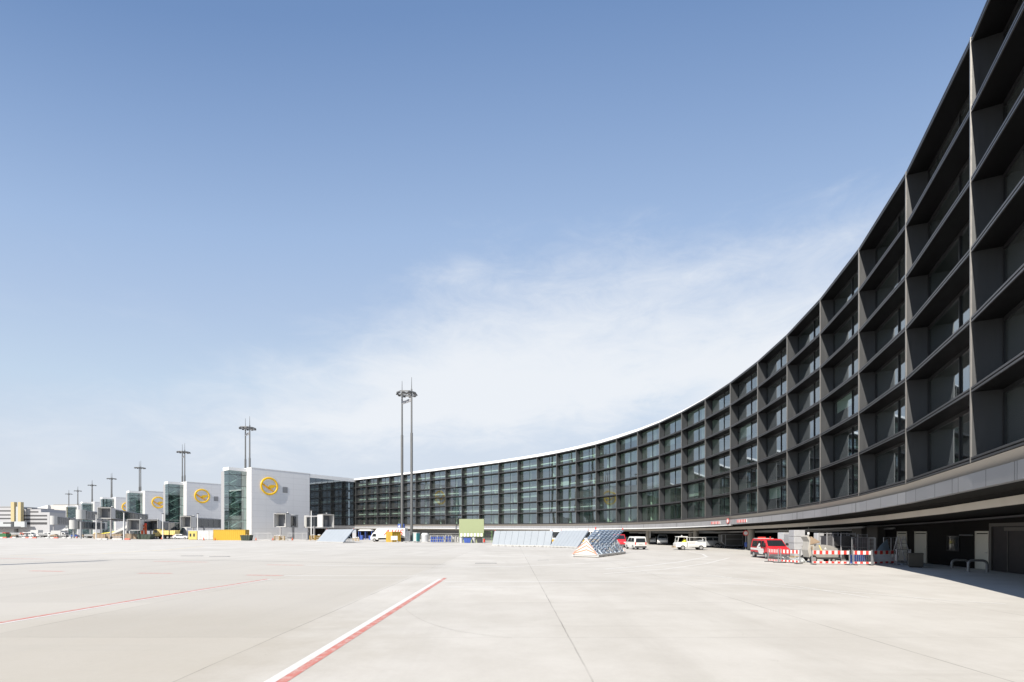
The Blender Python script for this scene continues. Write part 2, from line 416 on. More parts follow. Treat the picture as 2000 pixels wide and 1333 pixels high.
def strip(name, pts, wd, m, taper=None):
    """a painted band along ground points; each its own height above the slab"""
    pts = [Vector((p[0], p[1], 0)) for p in pts]; g = MB(); vs = []; n = len(pts)
    z = ZL[0]; ZL[0] += .00006
    for i, p in enumerate(pts):
        d = (pts[min(i + 1, n - 1)] - pts[max(i - 1, 0)]).normalized(); s = Vector((-d.y, d.x, 0)) * wd / 2
        vs += [(p + s) + Vector((0, 0, z)), (p - s) + Vector((0, 0, z))]
    g.add(vs, [(2 * i, 2 * i + 1, 2 * i + 3, 2 * i + 2) for i in range(n - 1)])
    o = g.build(name, m); struct(o); return o
def bez(P, n=16):
    a, b_, c = [Vector((*p, 0)) for p in P]
    return [tuple((a * (1 - t) ** 2 + b_ * 2 * t * (1 - t) + c * t * t)[:2]) for t in [i / n for i in range(n + 1)]]
strip('white_line_marking', [(-3.62, 2), (-3.53, 12), (-3.42, 23.1)], .175, P_WHITE)
strip('red_line_marking', [(-3.445, 2), (-3.355, 12), (-3.245, 23.5)], .17, P_RED)
strip('red_line_marking', [(-12.72, 8), (-12.3, 16), (-11.62, 23)], .17, P_RED)
strip('white_line_marking', [(-12.55, 8), (-12.13, 16), (-11.45, 23)], .13, P_FAINT)
def hl(name, x0, x1, y, wd, m, y1=None):
    a = gp(x0, y); c = gp(x1, y if y1 is None else y1); strip(name, [a, c], wd, m)
for x0, x1, y, y1 in ((521, 592, 1103.6, 1104.4), (482, 552, 1123.6, 1124.6), (270, 335, 1120, 1120.4), (60, 124, 1115.4, 1116.6), (0, 85, 1091.4, 1092.2), (300, 405, 1096.8, 1098.4)):
    hl('red_dash_marking', x0, x1, y, .32, P_FRED, y1)
hl('white_line_marking', 596, 1000, 1104.6, .22, P_WHITE, 1107)
hl('white_line_marking', 555, 815, 1125, .20, P_FAINT, 1125.4)
hl('white_line_marking', 520, 870, 1133, .12, P_FAINT, 1133.6)
hl('white_line_marking', 868, 1200, 1137, .18, P_WHITE, 1137)
hl('white_line_marking', 868, 1040, 1147, .10, P_FAINT, 1147)
strip('white_line_marking', [gp(1200, 1137), gp(1350, 1138), gp(1500, 1145), gp(1700, 1160), gp(1860, 1174), gp(1965, 1180)], .16, P_FAINT)
strip('white_line_marking', [gp(1000, 1107), gp(1120, 1102), gp(1250, 1095), gp(1330, 1093)], .22, P_FAINT)
strip('white_line_marking', [gp(1180, 1112), gp(1260, 1106), gp(1330, 1097.5), gp(1381, 1088), gp(1372, 1082.5), gp(1350, 1079)], .26, P_WHITE)
strip('white_line_marking', [gp(1180, 1121), gp(1300, 1112), gp(1380, 1101), gp(1425, 1090)], .22, P_FAINT)
strip('white_line_marking', [gp(1255, 1119.5), gp(1430, 1128.5)], .16, P_WHITE)
strip('white_line_marking', [gp(1380, 1123), gp(1560, 1146), gp(1700, 1168)], .14, P_FAINT)
strip('yellow_line_marking', [gp(20, 1086), gp(200, 1082), gp(330, 1074), gp(397, 1067.5)], .32, P_YEL)
strip('white_line_marking', [gp(735, 1069), gp(790, 1070)], .3, P_WHITE)
strip('seam_marking', [gp(190, 1092), gp(600, 1098), gp(870, 1103.5)], .12, P_DARK)
strip('crack_marking', bez([gp(792, 1190), gp(820, 1218), gp(890, 1232)]), .007, P_CRACK); strip('crack_marking', bez([gp(880, 1230.5), gp(930, 1240), gp(1000, 1247)]), .006, P_CRACK)
for x0, x1, y in ((355, 395, 1086.6), (411, 447, 1087.6), (928, 970, 1100.8), (1018, 1074, 1086.8), (1050, 1072, 1095)):
    a = gp(x0, y); c = gp(x1, y)
    g = MB(); g.box(a[0], a[1] - .22, .002, c[0], a[1] + .22, .018)
    for i in range(12):
        xx = a[0] + (c[0] - a[0]) * (i + .5) / 12; g.box(xx - .05, a[1] - .2, .018, xx + .05, a[1] + .2, .03)
    struct(g.build('drain_grating', M_GREY if x0 < 1000 else M_LGREY))
# ================================================================ the long curved terminal
RH, FD = 2.8, 1.0                         # grid row height, depth of the fins
CP = [(-62.0, 185.25, 5.24), (-59.25, 182.95, 5.23)] + [(-53.93, 178.64, 5.21), (-48.68, 174.4, 5.17), (-43.04, 169.59, 5.12), (-37.38, 164.56, 5.05), (-31.84, 159.53, 4.98), (-26.19, 154.3, 4.9), (-20.55, 149.03, 4.81), (-15.0, 143.79, 4.73), (-9.42, 138.42, 4.65), (-3.71, 132.71, 4.57), (1.44, 127.22, 4.5), (6.25, 121.62, 4.43), (10.63, 115.88, 4.38), (14.53, 109.95, 4.33), (17.98, 103.74, 4.3), (20.95, 97.21, 4.28), (23.42, 90.34, 4.28), (25.34, 83.23, 4.29), (26.67, 76.1, 4.32), (27.47, 68.79, 4.37), (27.74, 61.46, 4.43), (27.49, 54.13, 4.51), (26.75, 47.04, 4.6), (25.54, 40.07, 4.71), (23.82, 33.21, 4.84), (21.52, 26.41, 4.99), (18.39, 19.38, 5.12)]
for hd in (27, 27.5, 28, 28, 28):
    p = CP[-1]; CP.append((p[0] - 7.5 * math.sin(RAD(hd)), p[1] - 7.5 * math.cos(RAD(hd)), p[2] + .02))
NC = len(CP)
ZMEAN = 4.7
INW = []
for i in range(NC):
    def seg(a, b_):
        d = Vector((CP[b_][0] - CP[a][0], CP[b_][1] - CP[a][1])); d.normalize(); return d
    d0 = seg(max(i - 1, 0), max(i, 1)) if i > 0 else seg(0, 1)
    d1 = seg(i, i + 1) if i < NC - 1 else d0
    d = (d0 + d1).normalized(); k = 1 / max(.5, d.dot(d1))
    INW.append(Vector((-d.y, d.x)) * k)
def fp(i, dep, z=0.0):
    """point at column i, dep metres behind the fin fronts, z above the grid base"""
    return Vector((CP[i][0] + INW[i].x * dep, CP[i][1] + INW[i].y * dep, CP[i][2] + z))
def ft(t, dep, z=0.0):
    i = min(int(t), NC - 2); return fp(i, dep, z).lerp(fp(i + 1, dep, z), t - i)
def tdir(t):
    i = min(int(t), NC - 2); d = fp(i + 1, 0) - fp(i, 0); d.z = 0; return d.normalized()
def find_t(px, dep, lo=2.0, hi=29.5):
    f = lambda t: 1000 + F * ft(t, dep).x / ft(t, dep).y
    best = min((abs(f(lo + (hi - lo) * k / 900) - px), lo + (hi - lo) * k / 900) for k in range(901))[1]
    return best
def loft(mb, idx, sec, closed=True, cap=True, absz=False, zf=None):
    """sec: (depth, z) ring carried along the columns; absz: z from the ground, not the grid base"""
    n = 0 if callable(sec) else len(sec); vs = []; fs = []
    for i in idx:
        for d, z in (sec(i) if callable(sec) else sec):
            p = fp(i, d, z)
            if absz: p.z = z
            vs.append(p)
    if callable(sec): n = len(sec(idx[0]))
    for a in range(len(idx) - 1):
        for j in range(n if closed else n - 1):
            k = (j + 1) % n
            fs.append((a * n + j, (a + 1) * n + j, (a + 1) * n + k, a * n + k))
    if cap and closed:
        fs += [tuple(range(n)), tuple((len(idx) - 1) * n + j for j in range(n - 1, -1, -1))]
    mb.add(vs, fs); return mb
ALL = list(range(NC))
TB = thing('terminal_building', 'long curved dark terminal with a grid of deep window frames over a grey fascia', 'building', (0, 0, 0))
for k in range(7):
    z = k * RH
    g = MB(); loft(g, ALL, [(.035, z - .10), (.035, z + .10), (FD + .12, z + .10), (FD + .12, z - .10)])
    sh = g.build('shelf', M_SHELF, TB)
    g = MB(); loft(g, ALL, [(-.012, z - .105), (-.012, z - .03), (.034, z - .03), (.034, z - .105)]); loft(g, ALL, [(-.012, z + .03), (-.012, z + .105), (.034, z + .105), (.034, z + .03)]); g.build('front_trim', M_STRIM, sh)
for i in range(NC):
    d = (fp(i, 1) - fp(i, 0)).normalized(); s = Vector((-d.y, d.x, 0)) * .045
    g = MB()
    for k in range(6):
        z0, z1 = k * RH + .101, (k + 1) * RH - .101
        a, b_ = fp(i, .03), fp(i, FD)
        g.hull8([a + s + Vector((0, 0, z0)), b_ + s + Vector((0, 0, z0)), b_ - s + Vector((0, 0, z0)), a - s + Vector((0, 0, z0))],
                [a + s + Vector((0, 0, z1)), b_ + s + Vector((0, 0, z1)), b_ - s + Vector((0, 0, z1)), a - s + Vector((0, 0, z1))])
    fin = g.build('fin', M_FIN, TB)
    g = MB(); s2 = s * .75
    a, b_ = fp(i, -.03), fp(i, .029)
    z0, z1 = -.12, 6 * RH + .12
    g.hull8([a + s2 + Vector((0, 0, z0)), b_ + s2 + Vector((0, 0, z0)), b_ - s2 + Vector((0, 0, z0)), a - s2 + Vector((0, 0, z0))],
            [a + s2 + Vector((0, 0, z1)), b_ + s2 + Vector((0, 0, z1)), b_ - s2 + Vector((0, 0, z1)), a - s2 + Vector((0, 0, z1))])
    g.build('edge_cover', M_EDGE, fin)

def wall_quad(g, i, t0, t1, dep, z0, z1, th):
    """an upright bar or sheet in bay i between fractions t0..t1, thickness th inward from dep"""
    def P(t, d, z): return fp(i, d, z).lerp(fp(i + 1, d, z), t)
    g.hull8([P(t0, dep, z0), P(t1, dep, z0), P(t1, dep + th, z0), P(t0, dep + th, z0)],
            [P(t0, dep, z1), P(t1, dep, z1), P(t1, dep + th, z1), P(t0, dep + th, z1)])
def window_meshes(fr, pa, i, k):
    ln = (fp(i + 1, FD) - fp(i, FD)).length; e = .06 / ln
    z0, z1 = k * RH + .101, (k + 1) * RH - .101
    d = FD - .06
    a0, a1 = .05 / ln, 1 - .05 / ln
    wall_quad(fr, i, a0, a0 + e, d, z0, z1, .10)
    wall_quad(fr, i, a1 - e, a1, d, z0, z1, .10)
    wall_quad(fr, i, a0 + e, a1 - e, d, z0, z0 + .08, .10)
    wall_quad(fr, i, a0 + e, a1 - e, d, z1 - .16, z1, .10)
    wall_quad(fr, i, .5 - .5 * e, .5 + .5 * e, d, z0 + .08, z1 - .16, .10)
    def P(t, z): return fp(i, FD + .01, z).lerp(fp(i + 1, FD + .01, z), t)
    for u, v in ((a0 + e, .5 - .5 * e), (.5 + .5 * e, a1 - e)):
        j = R_.uniform(-.02, .02)
        q = [P(u, z0 + .08), P(v, z0 + .08), P(v, z1 - .16), P(u, z1 - .16)]
        nrm = (fp(i, 1) - fp(i, 0)).normalized()
        q[1] = q[1] + nrm * j; q[2] = q[2] + nrm * j * .5
        pa.add(q, [(0, 1, 2, 3)])
NEAR = set(range(12, 28))                  # the 96 windows that show largest
ff, fpn = MB(), MB()
for i in range(NC - 1):
    for k in range(6):
        if i in NEAR:
            fr, pa = MB(), MB(); window_meshes(fr, pa, i, k)
            wdw = fr.build('window', M_FRAME, TB); pa.build('pane', M_GLASS, wdw)
        else: window_meshes(ff, fpn, i, k)
wdw = struct(ff.build('window_rows', M_FRAME, TB), 'stuff'); struct(fpn.build('pane_rows', M_GLASS, wdw), 'stuff')
# inside: floors, back wall, round columns and the white rails of every second row
for k in range(7):
    g = MB(); z = k * RH
    sec = [(FD + .13, z - .12), (FD + 8, z - .12), (FD + 8, z + .12), (FD + .13, z + .12)]
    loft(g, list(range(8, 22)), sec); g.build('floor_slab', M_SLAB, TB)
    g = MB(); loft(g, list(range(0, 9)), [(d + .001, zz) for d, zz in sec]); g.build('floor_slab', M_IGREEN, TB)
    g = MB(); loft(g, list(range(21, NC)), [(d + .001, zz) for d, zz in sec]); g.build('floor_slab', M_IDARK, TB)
for rg, mm in ((list(range(0, 9)), M_IGREEN), (list(range(8, 22)), M_IWALL), (list(range(21, NC)), M_IDARK)):  # floors and walls of the end rooms coloured darker, as if unlit
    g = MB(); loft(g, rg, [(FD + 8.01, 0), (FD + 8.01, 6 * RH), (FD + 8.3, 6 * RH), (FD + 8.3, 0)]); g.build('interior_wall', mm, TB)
for i in range(1, NC - 5):
    if i % 2 and i > 12: continue
    g = MB()
    for k in range(6):
        p = ft(i + .32, FD + 1.5, k * RH + .13); g.cyl(p, .30, RH - .26, n=14)
    g.build('interior_column', M_ICOL, TB, smooth=True)
for k in (1, 3, 5):
    g = MB(); z = k * RH + .95
    loft(g, list(range(1, 17)), [(FD + .55, z), (FD + .75, z), (FD + .75, z + .26), (FD + .55, z + .26)]); g.build('rail', M_DUCT, TB)
g = MB()
for i in (0, NC - 1):
    a, b_ = fp(i, FD + .13, -.2), fp(i, FD + 8.3, -.2); sd = tdir(min(i, NC - 1.01)) * .1 * (1 if i == 0 else -1); up = Vector((0, 0, 6 * RH + .4))
    if i: a, b_ = a, b_
    g = MB(); g.hull8([a - sd * 1.2, b_ - sd * 1.2, b_ - sd * .2, a - sd * .2], [a - sd * 1.2 + up, b_ - sd * 1.2 + up, b_ - sd * .2 + up, a - sd * .2 + up]); g.build('end_wall', M_FRAME, TB)
# pale partitions added to catch sun in some rooms, and a few lowered blinds
for i, ks in ((13, (5, 4)), (14, (5,)), (15, (5, 3)), (16, (0, 1, 4)), (17, (0, 1, 4)), (18, (0, 1, 4)), (11, (0, 2)), (10, (0, 3)), (8, (2,)), (6, (1, 4)), (19, (2,)), (21, (3,))):
    for k in ks:
        for f in ((.30, .78) if i in (16, 17, 18) else (.62,)):
            a, b_ = ft(i + f, FD + .5, k * RH + .13), ft(i + f, FD + 5.5, k * RH + .13); sd = tdir(i + f) * .06; up = Vector((0, 0, RH - .26))
            g = MB(); g.hull8([a + sd, b_ + sd, b_ - sd, a - sd], [a + sd + up, b_ + sd + up, b_ - sd + up, a - sd + up]); g.build('sun_partition', M_PART, TB)
for i, k, h in ((9, 4, .7), (12, 2, .5), (14, 3, .8), (19, 4, .45), (20, 1, .8), (22, 3, .6), (23, 0, .5), (17, 5, .35), (25, 2, .4), (7, 2, .6)):
    z1 = (k + 1) * RH - .28
    for t0, t1 in (((.06, .48),) if (i + k) % 2 else ((.06, .48), (.53, .94))):
        g = MB(); wall_quad(g, i, t0, t1, FD + .10, z1 - h * (RH - .5), z1, .02); g.build('blind', M_BLIND, TB)
# fascia under the grid
g = MB(); loft(g, ALL, [(.02, -.13), (FD, -.13), (FD, -.62), (.30, -.50)]); g.build('beige_soffit_band', M_BEIGE, TB)
g = MB(); loft(g, ALL, [(.05, -.54), (.05, -1.12), (-.12, -1.42), (-.12, -1.46), (.05, -1.46), (.30, -1.46), (.30, -.54)][:2] + [(.05, -1.18), (.30, -1.18), (.30, -.54)])
FA = g.build('fascia', M_FASCIA, TB)
# joints of the fascia panels, raised a hair: three to a bay
g = MB()
for i in range(6, NC - 1):
    for t in (0.17, .5, .83):
        ln = 7.5; wall_quad(g, i, t - .012 / ln, t + .012 / ln, .047, -1.17, -.55, .01)
g.build('panel_joint', M_DKGREY, FA)
g = MB(); loft(g, list(range(0, 23)), lambda i: [(.05, -1.185), (-.08, -1.33), (-.08, -1.40), (.30, -1.40), (.30, -1.185)] if i < 18 else ([(.05, -1.185), (-.08 + .13 * min(1, (i - 17) / 5), -1.33 + .1 * min(1, (i - 17) / 5)), (-.08 + .13 * min(1, (i - 17) / 5), -1.40 + .1 * min(1, (i - 17) / 5)), (.30, -1.40 + .1 * min(1, (i - 17) / 5)), (.30, -1.185)]))
g.build('drip_edge', M_DRIP, TB)
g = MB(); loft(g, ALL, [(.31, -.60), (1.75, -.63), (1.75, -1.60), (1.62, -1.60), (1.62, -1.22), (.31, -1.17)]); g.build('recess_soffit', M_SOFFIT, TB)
g = MB(); loft(g, ALL, [(1.5, -1.44), (1.615, -1.44), (1.615, -1.79), (1.5, -1.79)]); g.build('lower_beam', mat('beam_bounce_beige', (.50, .455, .39), .75, 0, .12, .9), TB)  # beige lightened here to paint in light bounced up from the apron
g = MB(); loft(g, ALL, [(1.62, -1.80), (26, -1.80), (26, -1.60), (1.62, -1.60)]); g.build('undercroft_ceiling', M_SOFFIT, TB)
# pipes under the ceiling near the open bays
g = MB()
for dp, zz in ((3.2, -2.05), (5.4, -2.15), (7.2, -2.0)):
    g.tube([fp(i, dp, zz) for i in range(17, 26)], .09, 8)
g.build('ceiling_pipe', M_GREY, TB, smooth=True)
g = MB(); loft(g, list(range(22, NC)), [(4.3, -2.0), (4.7, -2.0), (4.7, -1.92), (4.3, -1.92)]); g.build('cable_tray', M_DKGREY, TB)
# roof with its white rounded edge, fading out along the near end
def rise(i): return .68 if i < 18 else max(.06, .68 - .68 * (i - 17) / 6)
g = MB(); loft(g, ALL, lambda i: [(.02, 6 * RH + .11), (.10, 6 * RH + .12 + rise(i) * .55), (.50, 6 * RH + .12 + rise(i)), (14, 6 * RH + .14 + rise(i)), (14, 6 * RH + .11)])
g.build('roof', M_ROOFW, TB)
# walls of the undercroft: closed far part, open middle, closed near part
def gwall(idx, dep, name, m, th=.3, z1=-1.81):
    g = MB(); vs = []; fs = []
    for i in idx:
        p = fp(i, dep); q = fp(i, dep + th)
        zt = CP[i][2] + z1
        vs += [(p.x, p.y, 0), (q.x, q.y, 0), (q.x, q.y, zt), (p.x, p.y, zt)]
    for a in range(len(idx) - 1):
        for j in range(4): fs.append((a * 4 + j, (a + 1) * 4 + j, (a + 1) * 4 + (j + 1) % 4, a * 4 + (j + 1) % 4))
    fs += [(0, 1, 2, 3), tuple((len(idx) - 1) * 4 + j for j in (3, 2, 1, 0))]
    g.add(vs, fs); return g.build(name, m, TB)
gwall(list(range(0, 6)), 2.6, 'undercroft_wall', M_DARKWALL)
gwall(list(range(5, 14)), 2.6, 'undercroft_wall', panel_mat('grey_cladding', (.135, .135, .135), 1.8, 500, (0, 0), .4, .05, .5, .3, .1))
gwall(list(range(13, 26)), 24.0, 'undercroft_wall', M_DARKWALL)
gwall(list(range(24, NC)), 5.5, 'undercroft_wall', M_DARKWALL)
def cross_wall(t, d0, d1, name='undercroft_wall', m=M_DARKWALL):
    a, b_ = ft(t, d0), ft(t, d1); s = tdir(t) * .15; zt = a.z - 1.81
    g = MB(); g.hull8([Vector((*(a + s)[:2], 0)), Vector((*(b_ + s)[:2], 0)), Vector((*(b_ - s)[:2], 0)), Vector((*(a - s)[:2], 0))],
                      [Vector((*(a + s)[:2], zt)), Vector((*(b_ + s)[:2], zt)), Vector((*(b_ - s)[:2], zt)), Vector((*(a - s)[:2], zt))])
    return g.build(name, m, TB)
cross_wall(13.0, 2.9, 24); cross_wall(24.02, 5.8, 24)
# upright pilasters on the near wall and round concrete pillars in the open part
for px, d in ((1266, 2.4), (1350, 4.4), (1359.5, 2.4), (1467, 2.4), (1528, 6.0)):
    t = find_t(px, d, 12, 27); p = ft(t, d)
    g = MB(); g.cyl((p.x, p.y, 0), .42, p.z - 1.81, n=24); g.build('pillar', M_CONC, TB, smooth=True)
t = find_t(1269.5, 1.9, 12, 27); p = ft(t, 1.9); g = MB(); g.cyl((p.x, p.y, 1.2), .09, p.z - 3.0, n=10); g.build('downpipe', M_LGREY, TB, smooth=True)
for px in (1682, 1712):
    t = find_t(px, 5.2, 18, 29); a = ft(t, 5.15); s = tdir(t)
    g = MB(); p = Vector((a.x, a.y, 0)); nn_ = Vector((s.y, -s.x, 0)) * .3
    g.hull8([p - s * .8 + nn_, p + s * .8 + nn_, p + s * .8 - nn_, p - s * .8 - nn_], [p - s * .8 + nn_ + Vector((0, 0, a.z - 1.82)), p + s * .8 + nn_ + Vector((0, 0, a.z - 1.82)), p + s * .8 - nn_ + Vector((0, 0, a.z - 1.82)), p - s * .8 - nn_ + Vector((0, 0, a.z - 1.82))])
    g.build('pilaster', mat('pilaster_grey', (.10, .095, .085), .8, 0, .12), TB)
# doors, window and dark opening in the near wall
WD = 5.5
def on_wall(px):
    t = find_t(px, WD, 20, 31.5); p = ft(t, WD); s = tdir(t); s.z = 0
    n_ = Vector((s.y, -s.x, 0))            # towards the apron
    return Vector((p.x, p.y, 0)), s, n_
def wbox(g, p, s, n_, a, b_, z0, z1, o0, o1):
    q = [p + s * a + n_ * o0, p + s * b_ + n_ * o0, p + s * b_ + n_ * o1, p + s * a + n_ * o1]
    g.hull8([v + Vector((0, 0, z0)) for v in q], [v + Vector((0, 0, z1)) for v in q]); return g
for px0, px1, lab in ((1755, 1772, None), (1789.5, 1810, None), (1909, 1931, None)):
    pa_, s, n_ = on_wall(px0); pb_, _, _ = on_wall(px1); p = pa_; W = (pb_ - pa_).length
    g = MB(); wbox(g, p, s, n_, 0, W, .02, 2.12, .01, .06)
    d = g.build('door', M_CREAM, TB)
    g = MB(); wbox(g, p, s, n_, -.05, W + .05, 2.18, 2.3, .01, .05); wbox(g, p, s, n_, -.10, -.02, .02, 2.3, .012, .07); wbox(g, p, s, n_, W + .02, W + .08, .02, 2.17, .012, .07)
    g.build('door_frame', M_CREAM, d)
    g = MB(); wbox(g, p, s, n_, W - .16, W - .06, 1.0, 1.04, .065, .12); g.build('handle', M_GALV, d)
pa_, s, n_ = on_wall(1853); pb_, _, _ = on_wall(1874); W = (pb_ - pa_).length
g = MB(); wbox(g, pa_, s, n_, 0, W, 1.05, 1.95, .004, .03); wdw = g.build('wall_window', M_CARGLASS, TB)
g = MB()
for a, b_, z0, z1 in ((-.06, 0, .99, 2.01), (W, W + .06, .99, 2.01), (0, W, .99, 1.05), (0, W, 1.95, 2.01)): wbox(g, pa_, s, n_, a, b_, z0, z1, .005, .08)
g.build('window_frame', M_FRAME, wdw)
pa_, s, n_ = on_wall(1936); pb_ = ft(30.0, WD); W = (Vector((pb_.x, pb_.y, 0)) - pa_).length
g = MB(); wbox(g, pa_, s, n_, .2, W, .01, 2.55, .005, .03); gt = g.build('gate', mat('opening_shade', (.012, .012, .013), .5, 0, .1), TB)  # flat black sheet stands for the unlit inside of the opening
g = MB(); wbox(g, pa_, s, n_, 0, .2, .01, 2.75, .006, .10); wbox(g, pa_, s, n_, .2, W, 2.56, 2.75, .006, .10); wbox(g, pa_, s, n_, 1.55, 1.60, .01, 2.3, .031, .06); wbox(g, pa_, s, n_, 1.4, W, 2.3, 2.5, .031, .12)
g.build('opening_frame', mat('opening_frame_grey', (.10, .095, .085), .6, .1, .1), gt)
pa_, s, n_ = on_wall(1879); pb_, _, _ = on_wall(1904); W = (pb_ - pa_).length
g = MB(); q = pa_ + n_ * .12 + Vector((0, 0, 2.05)); g.tube([q, q + s * W], .035, 8); g.build('wall_pipe', M_GALV, TB)

# ================================================================ white pier heads
WALLW = panel_mat('pier_panel', (.74, .74, .745), 4.6, 1.9, (0, .3), .5, .05, .78)
PC = Vector((-82.1, 152.4, 0)); PHD = RAD(36)
prz = math.pi / 2 - PHD
PHt = 22.7
ref = None
def make_pier():
    t = thing('pier_building', 'nearest white pier head beside the dark terminal with a round yellow crane emblem', 'building', PC, prz, 'white pier heads in a row')
    g = MB(); g.box(0, 0, 0, 19.8, 3.28, PHt); g.box(.01, 3.28, 0, 19.8, 9, PHt - .3); g.build('wall', WALLW, t)
    g = MB(); g.box(-.06, -.06, PHt + .005, 19.9, 9, PHt + .16); g.build('parapet_cap', M_ROOFW, t)
    g = MB()
    g.add([(-5.2, 3.34, .2), (-.01, 3.34, .2), (-.01, 3.34, PHt - 1.05), (-5.2, 3.34, PHt - 1.05)], [(0, 1, 2, 3)])
    g.add([(-5.2, 3.34, .2), (-5.2, 6.6, .2), (-5.2, 6.6, PHt - 1.05), (-5.2, 3.34, PHt - 1.05)], [(0, 1, 2, 3)])
    g.add([(-5.2, 6.6, .2), (-.01, 6.6, .2), (-.01, 6.6, PHt - 1.05), (-5.2, 6.6, PHt - 1.05)], [(0, 1, 2, 3)])
    gt = g.build('glass_tower', M_PGLASS, t)
    g = MB()
    for z in [2.6 + 3.55 * k for k in range(6)]:
        g.box(-5.24, 3.30, z, -.02, 3.33, z + .14); g.box(-5.24, 3.34, z, -5.21, 6.6, z + .14)
    for x in (-5.26, -1.55): g.box(x, 3.29, .2, x + .07, 3.33, PHt - 1.05)
    g.build('glazing_bar', M_FRAME, gt)
    g = MB()
    for k in range(6):
        z = .5 + 3.5 * k
        g.box(-5.1, 4.6, z - .12, -3.9, 6.5, z); g.box(-1.4, 4.6, z + 1.6, -.2, 6.5, z + 1.72)
        g.bar((-3.9, 5.0, z), (-1.4, 5.0, z + 1.66), .9, .14); g.bar((-1.4, 6.0, z + 1.66), (-3.9, 6.0, z + 3.4), .9, .14)
    g.build('stair_flight', M_DUCT, gt)
    g = MB(); g.box(-5.45, 3.1, PHt - 1.04, -.012, 6.9, PHt - .1); g.build('tower_roof', M_ROOFW, t)
    g = MB(); g.box(-5.1, 6.61, 0, -.02, 9, PHt - 1.1); g.build('tower_core', M_GREYV, t)
    # link of dark glass to the terminal
    g = MB(); g.add([(19.82, .10, 4.9), (38.6, .10, 4.9), (38.6, .10, PHt - 1.3), (19.82, .10, PHt - 1.3)], [(0, 1, 2, 3)])
    lk = g.build('glass_link', M_DGLASS, t)
    g = MB()
    for k in range(9): x = 19.83 + 2.33 * k; g.box(x, .05, 4.9, x + .09, .099, PHt - 1.3)
    for k in range(5): z = 4.9 + 3.3 * k; g.box(19.85, .06, z, 38.6, .098, z + .10)
    g.build('glazing_bar', M_FRAME, lk)
    g = MB(); g.box(19.83, 4.5, 4.5, 38.6, 5, PHt - 1.3)
    for k in range(5): z = 4.9 + 3.3 * k; g.box(19.85, .3, z - .2, 38.6, 4.49, z)
    g.build('link_core', M_DKGREY, lk)
    g = MB(); g.box(19.91, 0, PHt - 1.29, 39.2, 9, PHt + .02); g.build('link_roof', M_ROOFW, t)
    g = MB(); g.box(19.9, 2.0, 0, 38.6, 2.3, 4.45); g.build('link_base', M_DARKWALL, t)
    g = MB(); g.box(19.85, .02, 3.7, 38.6, 2.3, 4.85); g.build('link_fascia', M_FASCIA, t)
    # emblem: a ring with a rising crane, standing off the wall
    ex, ez, er = 5.6, 17.3, 2.62
    g = MB(); g.torus((ex, -.2, ez), er, .31, 'y', 44, 10); g.v = [Vector((v.x, -.2 + (v.y + .2) * .5, v.z)) for v in g.v]; em = g.build('emblem', M_LOGO, t, smooth=True)
    g = MB()
    def poly(P): g.prism([(ex + a * er, ez + b_ * er) for a, b_ in P], 'y', -.26, -.12)
    poly([(-.95, .24), (-.86, .37), (-.3, -.03), (.02, -.24), (.53, -.55), (.45, -.66), (-.05, -.42), (-.44, -.17)])
    g.build('crane_body', M_LOGO2, em)
    g = MB(); poly([(-.20, -.14), (.0, .08), (.26, .17), (.62, .18), (.93, .04), (.68, .0), (.55, -.14), (.42, -.24), (.12, -.25), (-.04, -.30)])
    g.build('crane_wing', M_LOGO, em)
    g = MB()
    for a, c in ((-2.4, .6), (2.4, .6), (0, 2.5), (0, -2.5)): g.bar((ex + a, -.16, ez + c), (ex + a, -.002, ez + c), .12)
    g.build('bracket', M_GREYV, em)
    g = MB(); g.box(10.1, -.05, 15.5, 11.8, -.004, 17.5); v = g.build('vent', M_GREYV, t)
    g = MB()
    for k in range(8): g.box(10.15, -.08, 15.6 + k * .24, 11.75, -.051, 15.68 + k * .24)
    g.build('louvre', M_GREY, v)
    return t
pier = make_pier()
PL = [('second white pier head from the terminal, with the emblem and tower above a jet bridge', 'x'),
      ('third white pier head, its yellow emblem partly covered by the next glass tower', 'x'),
      ('fourth white pier head, only the left rim of its emblem in sight', 'x'),
      ('fifth white pier head, a small glass tower with a blank white wall strip', 'x'),
      ('farthest white pier head, a narrow green glass front before the beige hangar', 'x')]
for k, (lab, _) in enumerate(PL):
    dup(pier, PC + Vector((-48.9, 42.3, 0)) * (k + 1), prz, lab)

